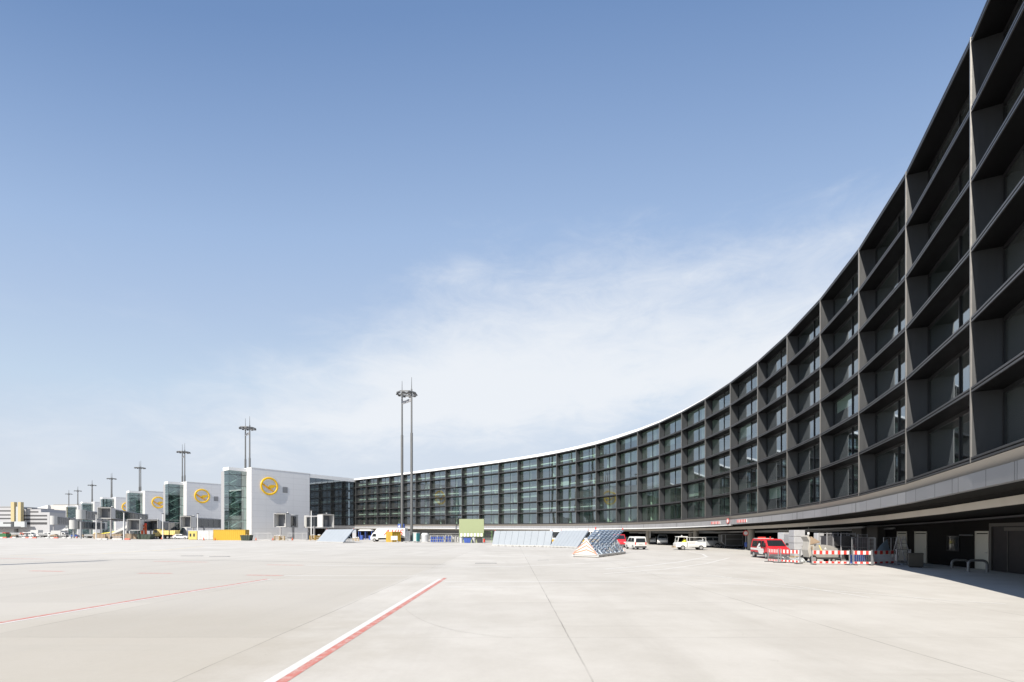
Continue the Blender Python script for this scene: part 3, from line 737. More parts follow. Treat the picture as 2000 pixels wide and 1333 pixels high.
# ================================================================ light masts
def make_mast():
    t = thing('light_mast', 'tall twin-pole floodlight mast standing nearest, behind the yellow container', 'light mast', (0, 0, 0), 0, 'twin-pole floodlight masts')
    for sx in (-1, 1):
        x = 2.15 * sx
        g = MB(); g.cyl((x, 0, 0), .36, 27.5, n=20, r2=.32); p = g.build('pole', M_MAST, t, smooth=True)
        top = 38.6
        g = MB(); g.cyl((x, 0, 27.5), .23, top - 27.5, n=16, r2=.20); g.build('upper_pole', M_MAST, p, smooth=True)
        g = MB(); g.cyl((x, 0, top), .10, 3.0, n=8, r2=.05); g.build('lightning_rod', M_MAST, p)
        g = MB(); g.cyl((x, 0, 0), .55, .25, n=20); g.build('foot', M_LGREY, p)
    g = MB(); g.bar((-2.0, 0, 35.9), (2.0, 0, 35.9), .3, .7); g.build('cross_beam', M_GREYV, t)
    g = MB(); P = [(2.55 * math.cos(math.pi * (k + .5) / 4), 2.55 * math.sin(math.pi * (k + .5) / 4), 37.9) for k in range(8)]
    for k in range(8): g.bar(P[k], P[(k + 1) % 8], .16, .26)
    for k in range(0, 4): g.bar(P[k], P[k + 4], .12, .2)
    g.tube([(1.4 * math.cos(a * math.pi / 6), 1.4 * math.sin(a * math.pi / 6), 37.86) for a in range(13)], .08, 6)
    pf = g.build('lamp_platform', M_MAST, t)
    for k in range(10):
        a = 2 * math.pi * (k + .5) / 10; g = MB(); g.M = Matrix.Translation((2.3 * math.cos(a), 2.3 * math.sin(a), 37.75)) @ Matrix.Rotation(a, 4, 'Z')
        g.hull8([(-.1, -.34, -.28), (.42, -.34, -.2), (.42, .34, -.2), (-.1, .34, -.28)], [(-.15, -.24, -.02), (.3, -.24, -.02), (.3, .24, -.02), (-.15, .24, -.02)])
        g.build('floodlight', M_DKGREY, pf)
    return t
mast = make_mast(); mast.location = (gx(794.5, 124), 124, 0); mast.rotation_euler = (0, 0, RAD(-44))
ML = [(483.5, 165, 'twin-pole mast rising right behind the nearest white pier head'), (358.5, 214, 'twin-pole mast rising behind the second white pier head'),
      (273.5, 266, 'twin-pole mast rising behind the third white pier head'), (218, 319, 'twin-pole mast rising behind the fourth white pier head'), (180, 363, 'twin-pole mast rising behind the fifth white pier head'),
      (152, 412, 'small twin-pole mast above the farthest white pier head'), (134.5, 445, 'smallest twin-pole mast, farthest left over the beige hangar roof')]
for px, Y, lab in ML: dup(mast, (gx(px, Y), Y, 0), RAD(-44), lab)
for x, y, h, lab in ((-55.0, -.6, 39, 'unseen tubular mast shaped to cast the longer thin shadow across the apron on the left'), (-61.5, -4.5, 38.0, 'unseen tubular mast shaped to cast the short thin shadow at the left edge of the apron')):
    t = thing('shadow_mast', lab, 'mast', (x, y, 0), 0, 'tall tubular masts'); g = MB(); g.cyl((0, 0, 0), .75, h, n=20, r2=.42); g.build('pole', M_MAST, t, smooth=True)  # masts out of view, added and thickened to cast the two thin shadows
    g = MB(); g.cyl((0, 0, 0), .6, .3, n=16); g.build('foot', M_LGREY, t)
# ================================================================ builders for the things on the apron
def wheel(t, x, y, r, wd=.2):
    g = MB(); g.cyl((x, y - wd / 2, r), r, wd, 'y', 20); tw = g.build('wheel', M_BLACK, t, smooth=True)
    s = 1 if y > 0 else -1
    g = MB(); g.cyl((x, y + s * wd / 2, r), r * .60, s * .015, 'y', 14); g.cyl((x, y + s * (wd / 2 + .015), r), r * .2, s * .02, 'y', 10); g.build('rim', M_RIM, tw)
def body_mesh(prof, w0, z1, dw):
    """side outline (x,z) stretched across the width, narrowing above z1"""
    zt = max(p[1] for p in prof)
    wf = lambda z: w0 if z <= z1 else w0 - dw * (z - z1) / (zt - z1)
    g = MB(); n = len(prof)
    vs = [(x, -wf(z), z) for x, z in prof] + [(x, wf(z), z) for x, z in prof]
    g.add(vs, [tuple(range(n)), tuple(range(2 * n - 1, n - 1, -1))] + [(i, n + i, n + (i + 1) % n, (i + 1) % n) for i in range(n)])
    return g, wf
def side_panel(g, pts, wf, o=.006, th=.012):
    for s in (-1, 1):
        a = [(x, s * (wf(z) + o - th), z) for x, z in pts]; b_ = [(x, s * (wf(z) + o), z) for x, z in pts]; n = len(pts)
        g.add(a + b_, [tuple(range(n)), tuple(range(n, 2 * n))] + [(i, (i + 1) % n, n + (i + 1) % n, n + i) for i in range(n)])
def cross_panel(g, p, q, wp, wq, o=.012):
    """pane across the car between profile points p and q"""
    d = Vector((q[0] - p[0], 0, q[1] - p[1])).normalized(); nrm = Vector((d.z, 0, -d.x))
    for s in (1,):
        A = [Vector((p[0], -wp, p[1])), Vector((p[0], wp, p[1])), Vector((q[0], wq, q[1])), Vector((q[0], -wq, q[1]))]
        g.hull8([v - nrm * o for v in A], [v + nrm * o for v in A])
def car(name, label, cat, loc, rz, prof, w0, z1, dw, paint, sidewins, wind, rear, wheels, r, group=None, sc=1.0, lamps=None, stripe=None, plate=True):
    t = thing(name, label, cat, (loc[0], loc[1], 0), rz, group); t.scale = (sc, sc, sc)
    g, wf = body_mesh(prof, w0, z1, dw); g.build('body', paint, t, smooth=True, bevel=.05)
    for i, pts in enumerate(sidewins):
        g = MB(); side_panel(g, pts, wf); g.build('side_window', M_CARGLASS, t)
    if wind:
        g = MB(); cross_panel(g, wind[0], wind[1], wf(wind[0][1]) - .10, wf(wind[1][1]) - .10); g.build('windscreen', M_CARGLASS, t)
    if rear:
        g = MB(); cross_panel(g, rear[0], rear[1], wf(rear[0][1]) - .14, wf(rear[1][1]) - .14); g.build('rear_window', M_CARGLASS, t)
    for x in wheels:
        for s in (-1, 1): wheel(t, x, s * (w0 - .09), r)
    xf = max(p[0] for p in prof); xr = min(p[0] for p in prof)
    zl = (lamps or .7)
    for s in (-1, 1):
        g = MB(); g.box(xf - .12, s * (w0 - .36), zl, xf + .012, s * (w0 - .06), zl + .16); g.build('headlight', M_LGREY, t, bevel=.02)
        g = MB(); g.box(xr - .012, s * (w0 - .20), zl, xr + .1, s * (w0 - .05), zl + .34); g.build('tail_light', M_SREDW, t)
        if wind:
            g = MB(); g.box(wind[0][0] - .35, s * (w0 + .02), wind[0][1] + .05, wind[0][0] - .2, s * (w0 + .22), wind[0][1] + .3); g.build('wing_mirror', M_BLACK, t, bevel=.03)
    g = MB(); g.box(xf - .1, -w0 + .03, .26, xf + .05, w0 - .03, .5); g.build('bumper', M_DKGREY, t, bevel=.03)
    g = MB(); g.box(xr - .05, -w0 + .03, .26, xr + .1, w0 - .03, .5); g.build('bumper', M_DKGREY, t, bevel=.03)
    if plate:
        g = MB(); g.box(xr - .03, -.26, .72, xr + .05, .26, .84); g.build('number_plate', M_LGREY, t)
    return t
VAN = [(-2.35, .30), (-2.38, .95), (-2.30, 1.75), (-2.15, 1.95), (.75, 1.95), (1.05, 1.86), (1.72, 1.22), (2.32, .98), (2.42, .75), (2.40, .30)]
VAN_W = [[(-2.0, 1.15), (-1.98, 1.75), (-.75, 1.75), (-.75, 1.15)], [(-.65, 1.15), (-.65, 1.75), (.18, 1.75), (.18, 1.15)], [(.28, 1.15), (.28, 1.75), (.72, 1.75), (1.35, 1.15)]]
SVAN = [(-1.95, .30), (-2.0, .9), (-1.92, 1.62), (-1.78, 1.80), (.35, 1.82), (.65, 1.74), (1.2, 1.16), (1.85, .95), (1.98, .7), (1.95, .30)]
SVAN_W = [[(-1.65, 1.08), (-1.6, 1.6), (-.55, 1.62), (-.55, 1.08)], [(-.45, 1.08), (-.45, 1.62), (.38, 1.62), (.95, 1.08)]]
HATCH = [(-2.05, .30), (-2.1, .85), (-1.85, 1.02), (-1.35, 1.40), (-.3, 1.46), (.25, 1.40), (1.0, .98), (1.9, .82), (2.1, .6), (2.05, .28)]
HATCH_W = [[(-1.35, .98), (-1.05, 1.32), (-.35, 1.36), (-.35, .98)], [(-.25, .98), (-.25, 1.36), (.22, 1.32), (.75, .98)]]

def container(name, label, cat, loc, rz, Ln, Wd, H, m, group=None, z=0.0):
    t = thing(name, label, cat, (loc[0], loc[1], z), rz, group)
    g = MB(); n = int(Ln / .28); P = []
    for i in range(n + 1):
        x = -Ln / 2 + .08 + (Ln - .16) * i / n; P.append((x, .05 if i % 2 else 0.0))
    vs = []
    for s in (-1, 1):
        base = len(vs)
        for x, d in P: vs += [(x, s * (Wd / 2 - .03 - d), .12), (x, s * (Wd / 2 - .03 - d), H - .1)]
        g.add(vs[base:], [(2 * i, 2 * i + 2, 2 * i + 3, 2 * i + 1) for i in range(n)])
    g.box(-Ln / 2 + .03, -Wd / 2 + .1, .1, -Ln / 2 + .06, Wd / 2 - .1, H - .1)
    g.box(-Ln / 2 + .05, -Wd / 2 + .05, H - .06, Ln / 2 - .05, Wd / 2 - .05, H - .02); g.box(-Ln / 2 + .05, -Wd / 2 + .05, .08, Ln / 2 - .05, Wd / 2 - .05, .14)
    g.build('body', m, t)
    g = MB()
    for sx in (-1, 1):
        for sy in (-1, 1): g.box(sx * Ln / 2, sy * Wd / 2, 0, sx * (Ln / 2 - .12), sy * (Wd / 2 - .12), H)
        for z0 in (0, H - .12): g.box(sx * Ln / 2, -Wd / 2 + .121, z0 + .003, sx * (Ln / 2 - .1), Wd / 2 - .121, z0 + .117)
    for sy in (-1, 1):
        for z0 in (0, H - .12): g.box(-Ln / 2 + .121, sy * Wd / 2, z0 + .003, Ln / 2 - .121, sy * (Wd / 2 - .1), z0 + .117)
    g.build('frame', m, t)
    g = MB()
    for s in (-1, 1): g.box(Ln / 2 - .06, s * .02, .13, Ln / 2 - .02, s * (Wd / 2 - .13), H - .13)
    d = g.build('door', m, t)
    g = MB()
    for y in (-.5, -.2, .2, .5): g.cyl((Ln / 2 - .01, y, .2), .02, H - .4, n=8)
    g.build('lock_bar', M_GALV, d)
    return t
def cabin(name, label, loc, rz, Ln, Wd, H, m, roof=None, door=None, windows=(), group=None, cat='site cabin'):
    t = thing(name, label, cat, (loc[0], loc[1], 0), rz, group)
    g = MB(); g.box(-Ln / 2, -Wd / 2, .08, Ln / 2, Wd / 2, H); g.build('wall', m, t, bevel=.03)
    g = MB(); g.box(-Ln / 2 - .06, -Wd / 2 - .06, H + .003, Ln / 2 + .06, Wd / 2 + .06, H + .14); g.build('roof', roof or m, t)
    g = MB(); g.box(-Ln / 2 + .1, -Wd / 2 + .1, 0, Ln / 2 - .1, Wd / 2 - .1, .078); g.build('skid', M_DKGREY, t)
    if door is not None:
        g = MB(); g.box(door - .42, -Wd / 2 - .03, .12, door + .42, -Wd / 2 - .004, 2.05); d = g.build('door', M_LGREY, t)
        g = MB(); g.box(door + .28, -Wd / 2 - .08, 1.0, door + .36, -Wd / 2 - .031, 1.05); g.build('handle', M_DKGREY, d)
    for a, b_ in windows:
        g = MB(); g.box(a, -Wd / 2 - .03, 1.0, b_, -Wd / 2 - .004, 1.95); g.build('window', M_CARGLASS, t)
    return t
def skip(name, label, loc, rz, Ln, Wd, H, m, fill=None, group=None, cat='skip'):
    t = thing(name, label, cat, (loc[0], loc[1], 0), rz, group)
    g = MB(); a = .78; e = .06
    def ring(k, z, ins): return [(-Ln / 2 * k + ins, -Wd / 2 + ins, z), (Ln / 2 * k - ins, -Wd / 2 + ins, z), (Ln / 2 * k - ins, Wd / 2 - ins, z), (-Ln / 2 * k + ins, Wd / 2 - ins, z)]
    vs = ring(a, .05, 0) + ring(1, H, 0) + ring(1, H, e) + ring(a, .12, e)
    fs = [(3, 2, 1, 0), (12, 13, 14, 15)]
    for k in range(3):
        for j in range(4): fs.append((k * 4 + j, k * 4 + (j + 1) % 4, k * 4 + 4 + (j + 1) % 4, k * 4 + 4 + j))
    g.add(vs, fs); g.build('tub', m, t)
    g = MB(); r = .05
    c = [(-Ln / 2, -Wd / 2, H), (Ln / 2, -Wd / 2, H), (Ln / 2, Wd / 2, H), (-Ln / 2, Wd / 2, H)]
    for i in range(4): g.bar(c[i], c[(i + 1) % 4], .1, .1)
    for k in range(1, 4):
        x0 = (-Ln / 2 + Ln * k / 4) * a; x1 = (-Ln / 2 + Ln * k / 4)
        for s in (-1, 1): g.bar((x0, s * (Wd / 2 + .03), .05), (x1, s * (Wd / 2 + .03), H), .08)
    g.build('rim', m, t)
    if fill:
        g = MB()
        for _ in range(26):
            x, y = R_.uniform(-Ln / 2 + .3, Ln / 2 - .3), R_.uniform(-Wd / 2 + .25, Wd / 2 - .25); s = R_.uniform(.12, .3)
            g.M = Matrix.Translation((x, y, H - .15 + R_.uniform(-.1, .15))) @ Matrix.Rotation(R_.uniform(0, 3), 4, Vector((R_.random(), R_.random(), R_.random() + .1)).normalized())
            g.box(-s, -s * .7, -s * .5, s, s * .7, s * .5)
        g.build('rubble', fill, t)
    return t
def barrier_block(name, label, loc, rz, m, Ln=2.0, group=None, H=.5):
    t = thing(name, label, 'barrier', (loc[0], loc[1], 0), rz, group)
    g = MB(); g.prism([(-.30, 0), (.30, 0), (.30, .12), (.14, .28), (.10, H), (-.10, H), (-.14, .28), (-.30, .12)], 'x', -Ln / 2, Ln / 2); g.build('body', m, t)
    g = MB()
    for x in (-Ln * .3, Ln * .3): g.box(x - .15, -.305, 0.0, x + .15, .305, .07)
    g.build('forklift_slot', M_BLACK, t)
    return t
def cart(label, loc, rz, Ln, load, ml, group='baggage carts on the far apron', z=0):
    t = thing('baggage_cart', label, 'baggage cart', (loc[0], loc[1], 0), rz, group)
    g = MB(); g.box(-Ln / 2, -.75, .5, Ln / 2, .75, .62); g.bar((Ln / 2, 0, .5), (Ln / 2 + 1.0, 0, .35), .08); g.build('deck', M_DKGREY, t)
    for x in (-Ln / 2 + .4, Ln / 2 - .4):
        for s in (-1, 1): wheel(t, x, s * .62, .25, .14)
    g = MB()
    for x in (-Ln / 2 + .05, Ln / 2 - .05):
        for s in (-1, 1): g.box(x - .03, s * .7 - .03, .62, x + .03, s * .7 + .03, 1.7)
    g.box(-Ln / 2, -.75, 1.7, Ln / 2, .75, 1.75); g.build('canopy', M_LGREY, t)
    if load:
        g = MB()
        for k in range(int(Ln / .75)):
            x = -Ln / 2 + .15 + k * .75; g.box(x, -.6, .63, x + .65, .6, .63 + R_.uniform(.4, .95))
        g.build('load', ml, t)
    return t
def person(label, loc, rz, z=0.0, seated=False, vest=M_VEST, trousers=M_DKGREY):
    """one skinned figure; clothes are shells over it"""
    t = thing('person', label, 'person', (loc[0], loc[1], z), rz)
    if seated:
        J = [(0, 0, .0), (0, 0, .25), (0.02, 0, .48), (.03, 0, .58), (.05, 0, .74), (0, -.2, .47), (.22, -.24, .25), (.46, -.14, .33), (0, .2, .47), (.22, .24, .25), (.46, .14, .33), (.05, -.1, -.02), (.45, -.12, 0), (.47, -.12, -.42), (.05, .1, -.02), (.45, .12, 0), (.47, .12, -.42)]
    else:
        J = [(0, 0, .92), (0, 0, 1.15), (0, 0, 1.40), (.01, 0, 1.50), (.03, 0, 1.66), (0, -.2, 1.38), (.03, -.26, 1.12), (.12, -.26, .88), (0, .2, 1.38), (.03, .26, 1.12), (.14, .25, .90), (0, -.1, .88), (.06, -.11, .48), (.02, -.12, .06), (0, .1, .88), (-.02, .11, .48), (-.08, .12, .06)]
    E_ = [(0, 1), (1, 2), (2, 3), (3, 4), (2, 5), (5, 6), (6, 7), (2, 8), (8, 9), (9, 10), (0, 11), (11, 12), (12, 13), (0, 14), (14, 15), (15, 16)]
    RR = [.15, .15, .16, .06, .11, .07, .05, .04, .07, .05, .04, .10, .07, .05, .10, .07, .05]
    me = bpy.data.meshes.new('person_body'); me.from_pydata(J, E_, []); o = bpy.data.objects.new('person_body', me); COL.objects.link(o); o.parent = t
    o.modifiers.new('skin', 'SKIN'); sub = o.modifiers.new('sub', 'SUBSURF'); sub.levels = sub.render_levels = 1
    for i, r in enumerate(RR): me.skin_vertices[0].data[i].radius = (r, r * .8 if i < 3 else r)
    me.skin_vertices[0].data[0].use_root = True
    me.materials.append(trousers)
    z0 = J[1][2]
    g = MB(); g.cyl((J[0][0], 0, J[0][2] + .05), .19, J[2][2] - J[0][2] + .02, n=12, r2=.2); g.tube([J[5], J[6], ((J[6][0] + J[7][0]) / 2, (J[6][1] + J[7][1]) / 2, (J[6][2] + J[7][2]) / 2)], .085, 8); g.tube([J[8], J[9], ((J[9][0] + J[10][0]) / 2, (J[9][1] + J[10][1]) / 2, (J[9][2] + J[10][2]) / 2)], .085, 8)
    g.build('jacket', vest, t, smooth=True)
    g = MB()
    for k in range(5):
        z1 = J[4][2] - .11 + k * .055; rr = (.075, .095, .10, .09, .05)[k]; g.cyl((J[4][0], 0, z1), rr, .056, n=12)
    g.build('head', M_SKIN, t, smooth=True)
    g = MB(); g.cyl((J[4][0] - .01, 0, J[4][2] + .05), .108, .11, n=12, r2=.06); g.build('hair', mat('dark_hair', (.03, .02, .015), .8, 0, .1), t, smooth=True)
    return t
def mesh_fence(label, p, q, H=2.0, group='wire mesh fence panels', post=M_GALV, step=.12, name='mesh_fence', cat='fence', feet=True, mid=()):
    p = Vector((*p, 0)); q = Vector((*q, 0)); d = q - p; Ln = d.length
    t = thing(name, label, cat, ((p.x + q.x) / 2, (p.y + q.y) / 2, 0), math.atan2(d.y, d.x), group)
    g = MB()
    for x in (-Ln / 2, Ln / 2, *mid): g.cyl((x, 0, .05), .03, H - .05, n=8)
    g.bar((-Ln / 2, 0, H), (Ln / 2, 0, H), .05); g.bar((-Ln / 2, 0, .15), (Ln / 2, 0, .15), .05)
    g.build('frame', post, t)
    g = MB(); n = max(2, int(Ln / step))
    for i in range(1, n): x = -Ln / 2 + Ln * i / n; g.box(x - .005, -.005, .15, x + .005, .005, H)
    for k in range(1, int(H / .3)): g.box(-Ln / 2, -.004, k * .3, Ln / 2, .004, k * .3 + .008)
    g.build('wire_mesh', post, t)
    if feet:
        for x in (-Ln / 2, Ln / 2):
            g = MB(); g.box(x - .12, -.35, 0, x + .12, .35, .12); g.build('foot', M_GREY, t)
    return t
def blast_fence(label, p, q, H, base, lean_left, m_panel, group='blue jet blast fences', posts=7, triangle=True, back_detail=True):
    """p->q is the base line; the panel rises from one long side of the base and leans over the other"""
    p = Vector((*p, 0)); q = Vector((*q, 0)); d = q - p; Ln = d.length
    t = thing('blast_fence', label, 'blast fence', ((p.x + q.x) / 2, (p.y + q.y) / 2, 0), math.atan2(d.y, d.x), group)
    s = 1 if lean_left else -1                       # +1: leans towards local +y
    y0, y1 = -s * base / 2, s * base * .42
    A, B = Vector((0, y0, .22)), Vector((0, y1, H))
    nr = Vector((0, H - .22, -(y1 - y0))).normalized() * s
    g = MB(); o = .02
    for k in range(posts):                           # panel in bays with thin gaps
        x0 = -Ln / 2 + Ln * k / posts + .02; x1 = -Ln / 2 + Ln * (k + 1) / posts - .02
        e = Vector((0, 0, 0)) - nr * .04
        ns = 15 if back_detail else 1
        for j in range(ns):
            A2 = A.lerp(B, j / ns); B2 = A.lerp(B, (j + (.52 if ns > 1 else 1)) / ns)
            Q = [Vector((x0, A2.y, A2.z)), Vector((x1, A2.y, A2.z)), Vector((x1, B2.y, B2.z)), Vector((x0, B2.y, B2.z))]
            g.hull8([v for v in Q], [v + e for v in Q])
    g.build('deflector_panel', m_panel, t)
    g = MB()
    for k in range(posts + 1):
        x = -Ln / 2 + .05 + (Ln - .1) * k / posts
        g.bar(Vector((x, A.y, A.z)) + nr * .08, Vector((x, B.y, B.z)) + nr * .08, .07, .12)
    g.build('raking_post', M_FENCES, t)
    g = MB()
    nrail = 4
    for k in range(nrail):
        c = A.lerp(B, (k + .5) / nrail) + nr * .06; g.bar((-Ln / 2, c.y, c.z), (Ln / 2, c.y, c.z), .05, .05)
    g.build('rail', M_FENCEB, t)
    for k in range(posts):
        x = -Ln / 2 + .2 + (Ln - .4) * k / max(1, posts - 1); c = A.lerp(B, .55) + nr * .14
        g = MB(); g.bar((x, s * base / 2 - s * .08, .25), (x, c.y, c.z), .08); g.bar((x, s * base * .30, .25), (x, c.y - s * .25, c.z - .5), .06)
        g.build('strut', M_FENCEB, t)
    n = posts - 1; 
    for k in range(n):
        x0 = -Ln / 2 + Ln * k / n; x1 = -Ln / 2 + Ln * (k + 1) / n
        g = MB(); g.box(x0 + .02, -base / 2 - .12, .06, x1 - .02, base / 2 + .12, .24); g.box(x0 + .3, -base / 2 - .10, 0, x0 + .62, base / 2 + .10, .058); g.box(x1 - .62, -base / 2 - .10, 0, x1 - .3, base / 2 + .10, .058); g.build('base_block', M_LGREY, t)
    for sx in (-1, 1):
        g = MB(); g.cyl((sx * (Ln / 2 - .1), B.y, B.z), .05, .2, n=10); g.build('warning_lamp', M_SREDW, t)
    if triangle:
        for sx in (-1, 1):
            x = sx * (Ln / 2 + .03); ap = A.lerp(B, .62)
            g = MB(); g.prism([(-base / 2 - .02, .24), (base / 2 + .02, .24), (ap.y + .06, ap.z), (ap.y - .06, ap.z)], 'x', x - .02, x + .02); tp = g.build('end_plate', M_SWHITE, t)
            g = MB()
            for f in (.25, .52, .79):
                def L_(e, f): return (e * (1 - f) + ap.y * f, .24 + (ap.z - .24) * f)
                zc = .24 + (ap.z - .24) * f; lo = .24 + (ap.z - .24) * max(0, f - .42)
                a, b_ = L_(-base / 2, max(0, f - .42)), L_(base / 2, max(0, f - .42))
                tp_ = (ap.y, zc + .16); wv = .13
                for e_ in (a, b_):
                    g.prism([(e_[0], e_[1]), (tp_[0], tp_[1] - wv), (tp_[0], tp_[1]), (e_[0], e_[1] + wv)], 'x', x + sx * .021, x + sx * .026)
            g.build('chevron', mat('chevron_red', (.58, .27, .20), .5, 0, .1), tp)
    return t
def jet_bridge(label, loc, rz, Ln, zf=4.4, cab=True, tunnel=M_DGLASS, rot=True, slope=0.0, group='passenger boarding bridges', h=3.4):
    """local +x points from the rotunda to the cabin"""
    t = thing('boarding_bridge', label, 'boarding bridge', (loc[0], loc[1], 0), rz, group)
    z0, z1 = zf, zf - slope
    if rot:
        g = MB(); g.cyl((0, 0, z0 - .3), 1.4, h + .3, n=22); g.build('rotunda', M_LGREY, t, smooth=True)
        g = MB(); g.cyl((0, 0, 0), .3, z0 - .31, n=16); g.build('column', M_GREYV, t, smooth=True)
    g = MB(); a, b_ = 1.2, Ln - 3.2
    za = lambda x: z0 + (z1 - z0) * (x - a) / max(.1, b_ - a)
    for k, (w_, m0, m1) in enumerate(((1.25, 0, .55), (1.45, .5, 1.0))):
        x0, x1 = a + (b_ - a) * m0, a + (b_ - a) * m1
        g.hull8([(x0, -w_, za(x0)), (x1, -w_, za(x1)), (x1, w_, za(x1)), (x0, w_, za(x0))], [(x0, -w_, za(x0) + h - .5), (x1, -w_, za(x1) + h - .5), (x1, w_, za(x1) + h - .5), (x0, w_, za(x0) + h - .5)])
    tn = g.build('tunnel', tunnel if tunnel is not M_DGLASS else mat('tunnel_dark', (.025, .03, .035), .12, 0, .1, 1, 0, .6), t)
    g = MB(); n = max(3, int((b_ - a) / 4.0))
    for k in range(n + 1):
        x = a + (b_ - a) * k / n
        for s in (-1, 1): g.bar((x, s * 1.48, za(x) - .05), (x, s * 1.48, za(x) + h - .45), .07)
    for s in (-1, 1):
        for dz, hh in ((-.15, .3), (h - .5, .22)): g.bar((a, s * 1.49, za(a) + dz), (b_, s * 1.49, za(b_) + dz), .1, hh)
    g.hull8([(a, -1.5, za(a) + h - .38), (b_, -1.5, za(b_) + h - .38), (b_, 1.5, za(b_) + h - .38), (a, 1.5, za(a) + h - .38)], [(a, -1.4, za(a) + h - .25), (b_, -1.4, za(b_) + h - .25), (b_, 1.4, za(b_) + h - .25), (a, 1.4, za(a) + h - .25)])
    g.build('tunnel_frame', M_GREYV, tn)
    xs = a + (b_ - a) * .78
    for s in (-1, 1):
        g = MB(); g.box(xs - .2, s * 1.9 - .2, .9, xs + .2, s * 1.9 + .2, za(xs) + .2); g.build('support_leg', M_GREYV, t)
    g = MB(); g.box(xs - .3, -2.1, .6, xs + .3, 2.1, .898); sp_ = g.build('axle_beam', M_GREYV, t)
    for s in (-1, 1):
        g = MB(); g.cyl((xs, s * 1.7 - .2, .5), .5, .4, 'y', 16); g.build('drive_wheel', M_BLACK, sp_, smooth=True)
    if cab:
        x0, x1 = b_, Ln
        g = MB()
        g.box(x0, -1.75, z1 - .25, x1, 1.75, z1 - .05); g.box(x0, -1.75, z1 + h - .25, x1, 1.75, z1 + h)
        g.box(x0, -1.75, z1 - .049, x1, -1.55, z1 + h - .251); g.box(x0, 1.55, z1 - .049, x1, 1.75, z1 + h - .251); g.box(x0, -1.549, z1 - .049, x0 + .15, 1.549, z1 + h - .251)
        cb_ = g.build('cabin', M_CAB, t)
        g = MB(); g.box(x0 + .9, -1.54, z1 - .04, x0 + .95, 1.54, z1 + h - .26); g.build('cabin_front', mat('cabin_screen', (.16, .17, .19), .2, 0, .2), cb_)
        g = MB(); g.box(x0 + .96, .1, z1, x0 + 1.0, 1.0, z1 + 2.1); g.box(x0 + .96, -.06, z1, x0 + 1.0, 0.0, z1 + 2.6); g.build('cabin_door', M_GREYV, cb_)
        g = MB()
        for k in range(5): g.box(x1 + .003 + k * .12, -1.8 + .02 * (k % 2), z1 - .3, x1 + .08 + k * .12, -1.68, z1 + h + .06); g.box(x1 + .003 + k * .12, 1.68, z1 - .3, x1 + .08 + k * .12, 1.8 - .02 * (k % 2), z1 + h + .06); g.box(x1 + .003 + k * .12, -1.67, z1 + h - .04, x1 + .08 + k * .12, 1.67, z1 + h + .08)
        g.build('bellows_canopy', M_LGREY, cb_)
        g = MB(); g.box(x0 - .2, -1.2, z1 + h + .003, x1 + .3, 1.2, z1 + h + .28); g.build('roof_unit', M_DKGREY, cb_)
        g = MB(); g.cyl((x0 + .4, 1.0, z1 + h + .29), .22, .35, n=12); g.build('beacon', M_WHITE, cb_)
    return t
def stairs(label, loc, rz, Ln, H, group='mobile passenger stairs'):
    t = thing('passenger_stairs', label, 'passenger stairs', (loc[0], loc[1], 0), rz, group)
    g = MB(); n = 14
    for k in range(n): g.box(k * Ln / n, -.8, .4 + k * (H - .6) / n, (k + 1) * Ln / n + .05, .8, .62 + k * (H - .6) / n)
    g.build('flight', M_LGREY, t)
    for s in (-1, 1):
        g = MB(); g.hull8([(0, s * .85 - .03, .4), (.4, s * .85 - .03, .3), (.4, s * .85 + .03, .3), (0, s * .85 + .03, .4)], [(Ln, s * .85 - .03, H + .9), (Ln, s * .85 - .03, H - .2), (Ln, s * .85 + .03, H - .2), (Ln, s * .85 + .03, H + .9)])
        g.bar((0, s * .85, .5), (0, s * .85, 1.5), .06); g.bar((0, s * .85, 1.5), (Ln, s * .85, H + 1), .06); g.build('side_rail', M_WHITE, t)
    g = MB(); g.box(.2, -.9, .35, Ln, .9, .55); g.box(Ln - .6, -.75, .55, Ln - .4, .75, H - .2); g.build('chassis', M_GREYV, t)
    for x in (.8, Ln - .6):
        for s in (-1, 1): wheel(t, x, s * .8, .36)
    return t
def pallets(name, label, loc, rz, n, m, top=None, cat='pallet stack', Ln=1.2, group=None):
    t = thing(name, label, cat, (loc[0], loc[1], 0), rz, group)
    for k in range(n):
        g = MB(); z = k * .16
        for x in (-Ln / 2 + .06, 0, Ln / 2 - .06): g.box(x - .06, -.4, z, x + .06, .4, z + .10)
        for y in (-.36, -.18, 0, .18, .36): g.box(-Ln / 2, y - .06, z + .101, Ln / 2, y + .06, z + .135)
        g.build('pallet', m, t)
    if top:
        g = MB()
        for _ in range(6):
            x, y = R_.uniform(-Ln / 2 + .2, Ln / 2 - .2), R_.uniform(-.25, .25)
            g.M = Matrix.Translation((x, y, n * .16 + R_.uniform(.05, .2))) @ Matrix.Rotation(R_.uniform(0, 3), 4, 'Z'); g.box(-.3, -.18, -.07, .3, .18, .09)
        g.build('sack', top, t, bevel=.04)
    return t
